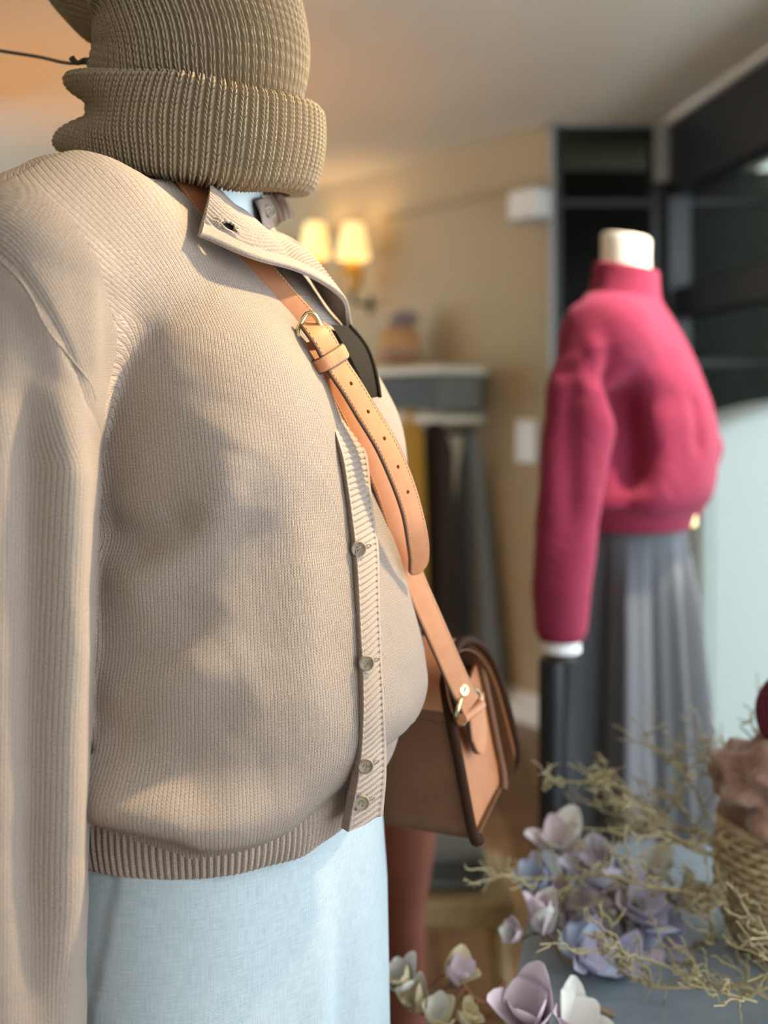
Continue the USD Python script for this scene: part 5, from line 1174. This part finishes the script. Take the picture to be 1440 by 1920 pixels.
lab = ['longest dried twig, reaching left past the edge of the slate table', 'dried twig rising behind the lilac magnolias', 'low dried twig lying nearest the bottom edge of the table', 'upright dried twig in front of the right side of the skirt', 'dried twig crossing just under the lilac magnolia blooms', 'dried twig running across the middle of the slate top',
       'short dried twig flat on the slate at the bottom', 'dried twig standing up left of the tan basket', 'dried twig behind the white magnolia blooms', 'dried twig at the lower right in front of the basket',
       'dried twig lying low under the pink bud', 'dried twig leaning back towards the grey skirt', 'dried twig at the bottom edge right of the large pale pink magnolia', 'dried twig in the bottom right corner of the slate table']
for k, ((p0, p1), lb) in enumerate(zip(tw, lab)):
    tb_ = np.linspace(0, 1, 200)[:, None]; pp_ = np.array(p0) * (1 - tb_) + np.array(p1) * tb_; hit_ = np.hypot(pp_[:, 0] - BX, pp_[:, 1] - BY) < 0.098
    if hit_.any(): p0 = pp_[min(199, np.nonzero(hit_)[0].max() + 2)]
    t = thing('dried_twig', lb, 'twig', group=None); Q, m = twig(p0, p1, 0.0028, 0.0011, 30, 0.014, seed=100 + k); obj('stem', m, 'twig_olive', t, smooth=True)
    r_ = np.random.default_rng(300 + k); ms = []
    for j in range(22):
        i = r_.integers(4, 29); d = r_.normal(0, 1, 3); d[2] = abs(d[2]) * 0.8; d /= np.linalg.norm(d); d = d * 0.8 + (Q[i] - Q[i - 1]) / np.linalg.norm(Q[i] - Q[i - 1]) * 0.6
        L = r_.uniform(0.02, 0.075); Q2, m2 = twig(Q[i], Q[i] + d * L, 0.0013, 0.0008, 10, 0.004, seed=500 + k * 20 + j); ms.append(m2)
        for _ in range(2):
            i2 = r_.integers(3, 9); d2_ = d + r_.normal(0, 0.7, 3); d2_ /= np.linalg.norm(d2_); ms.append(twig(Q2[i2], Q2[i2] + d2_ * L * 0.4, 0.0010, 0.0006, 6, 0.002, seed=900 + k * 40 + j)[1])
    for m2 in ms:
        m2.vertices[:, 2] = np.maximum(m2.vertices[:, 2], TZ + 0.001)
    obj('twiglets', cat_(ms), 'twig_olive', t, smooth=True, kind='stuff')
# tan basket with brown knitwear and burgundy yarn, right edge
bk_ = thing('wicker_basket', 'round tan woven basket at the right edge of the slate table', 'basket', tuple(np.array([*at(1478, 1790, 1.27)[:2], TZ])))
BR = lambda z: np.interp(z, [0, 0.02, 0.06, 0.11, 0.15], [0.052, 0.066, 0.080, 0.082, 0.074])
obj('liner', lathe([(0, 0.004), *[(BR(z) - 0.003, z + 0.004) for z in np.linspace(0, 0.145, 12)], *[(BR(z) - 0.006, z + 0.004) for z in np.linspace(0.145, 0.01, 10)], (0, 0.012)], 40), 'basket_tan', bk_, smooth=40)
for k, z in enumerate(np.arange(0.004, 0.15, 0.0085)):
    th = np.linspace(0, 2 * np.pi, 97); rr = BR(z) + 0.0024 * np.sin(th * 24 + (k % 2) * np.pi); Pc = np.stack([rr * np.cos(th), rr * np.sin(th), z + 0.0045 + 0 * th], -1)
    obj('weaver', tube(Pc, 0.0044, 6, cap=False), ('basket_tan', 'basket_pale')[k % 2], bk_, smooth=True)
rimc = np.linspace(0, 2 * np.pi, 80); obj('rim', tube(np.stack([0.076 * np.cos(rimc), 0.076 * np.sin(rimc), np.full(80, 0.154)], -1), 0.0065, 8, cap=False), 'basket_pale', bk_, smooth=True)
bx, by = at(1478, 1790, 1.27)[:2]
kn_ = thing('knitted_scarf', 'brown woolly knitted scarf heaped in the tan basket', 'scarf'); m = blob(0.082, (1.0, 1.0, 0.72), 9, 0.5, 4); m.apply_translation((bx - 0.004, by, TZ + 0.195)); obj('heap', m, 'brown_wool', kn_, smooth=True)
yb2 = thing('yarn_ball', 'dark burgundy ball of yarn on the brown scarf in the basket', 'yarn ball'); m = trimesh.creation.icosphere(3, 0.05); m.apply_translation((bx + 0.012, by - 0.01, TZ + 0.285)); ob = obj('ball', m, 'burgundy_dark', yb2, smooth=True)
for k in range(14):
    r_ = np.random.default_rng(60 + k); ax = r_.normal(size=3); ax /= np.linalg.norm(ax); u_ = np.cross(ax, (0.3, 0.5, 0.8)); u_ /= np.linalg.norm(u_); v_ = np.cross(ax, u_); tt2 = np.linspace(0, 2 * np.pi, 40); off = r_.uniform(-0.02, 0.02); rad_ = math.sqrt(0.0505 ** 2 - off ** 2)
    obj('strand', tube(np.array([bx + 0.012, by - 0.01, TZ + 0.285]) + ax * off + rad_ * (np.cos(tt2)[:, None] * u_ + np.sin(tt2)[:, None] * v_), 0.0022, 5, cap=False), 'burgundy_dark', ob, smooth=True)
# ------------------------------------------------------------------ between the bag and the far wall: tall vase, bench, folded cloth
vx, vy = X_at(762, 1.75), 1.75
vase = thing('floor_vase', 'tall terracotta floor vase behind the saddle bag and trousers', 'vase')
obj('body', lathe([(0, 0.0), (0.055, 0.0), (0.060, 0.01), (0.040, 0.30), (0.034, 0.55), (0.050, 0.66), (0.058, 0.735), (0.062, 0.74), (0.060, 0.748), (0.052, 0.742), (0.045, 0.66), (0, 0.60)], 48, (vx - 0.004, vy, 0.012)), 'terracotta', vase, smooth=40)
bench = thing('bench', 'low pale wooden bench with splayed legs behind the saddle bag', 'bench')
b0 = at(850, 1700, 2.25); bz = Z_at(1668, 2.25)
obj('seat', box(0.42, 0.26, 0.055, (b0[0] - 0.09, 2.32, bz - 0.0275), 0.006), 'bench_wood', bench)
for sx_, sy_ in ((-0.26, 2.23), (-0.26, 2.42), (0.09, 2.23), (0.09, 2.42)):
    x0 = b0[0] + sx_; dx = 0.03 if sx_ > -0.1 else -0.03
    obj('leg', tube(np.array([(x0, sy_, bz - 0.05), (x0 + dx, sy_, 0.013)]), np.array([0.018, 0.014]), 12, up=(0, 1, 0)), 'bench_wood', bench, smooth=40)
fc = thing('folded_blanket', 'dark grey folded blanket stacked on the low wooden bench', 'blanket'); xb = b0[0] - 0.06
for k in range(3): obj('fold', box(0.26 - 0.01 * k, 0.19, 0.026, (xb + 0.004 * k, 2.33, bz + 0.0135 + 0.0265 * k), 0.011), ('cloth_grey', 'cloth_slate')[k % 2], fc)
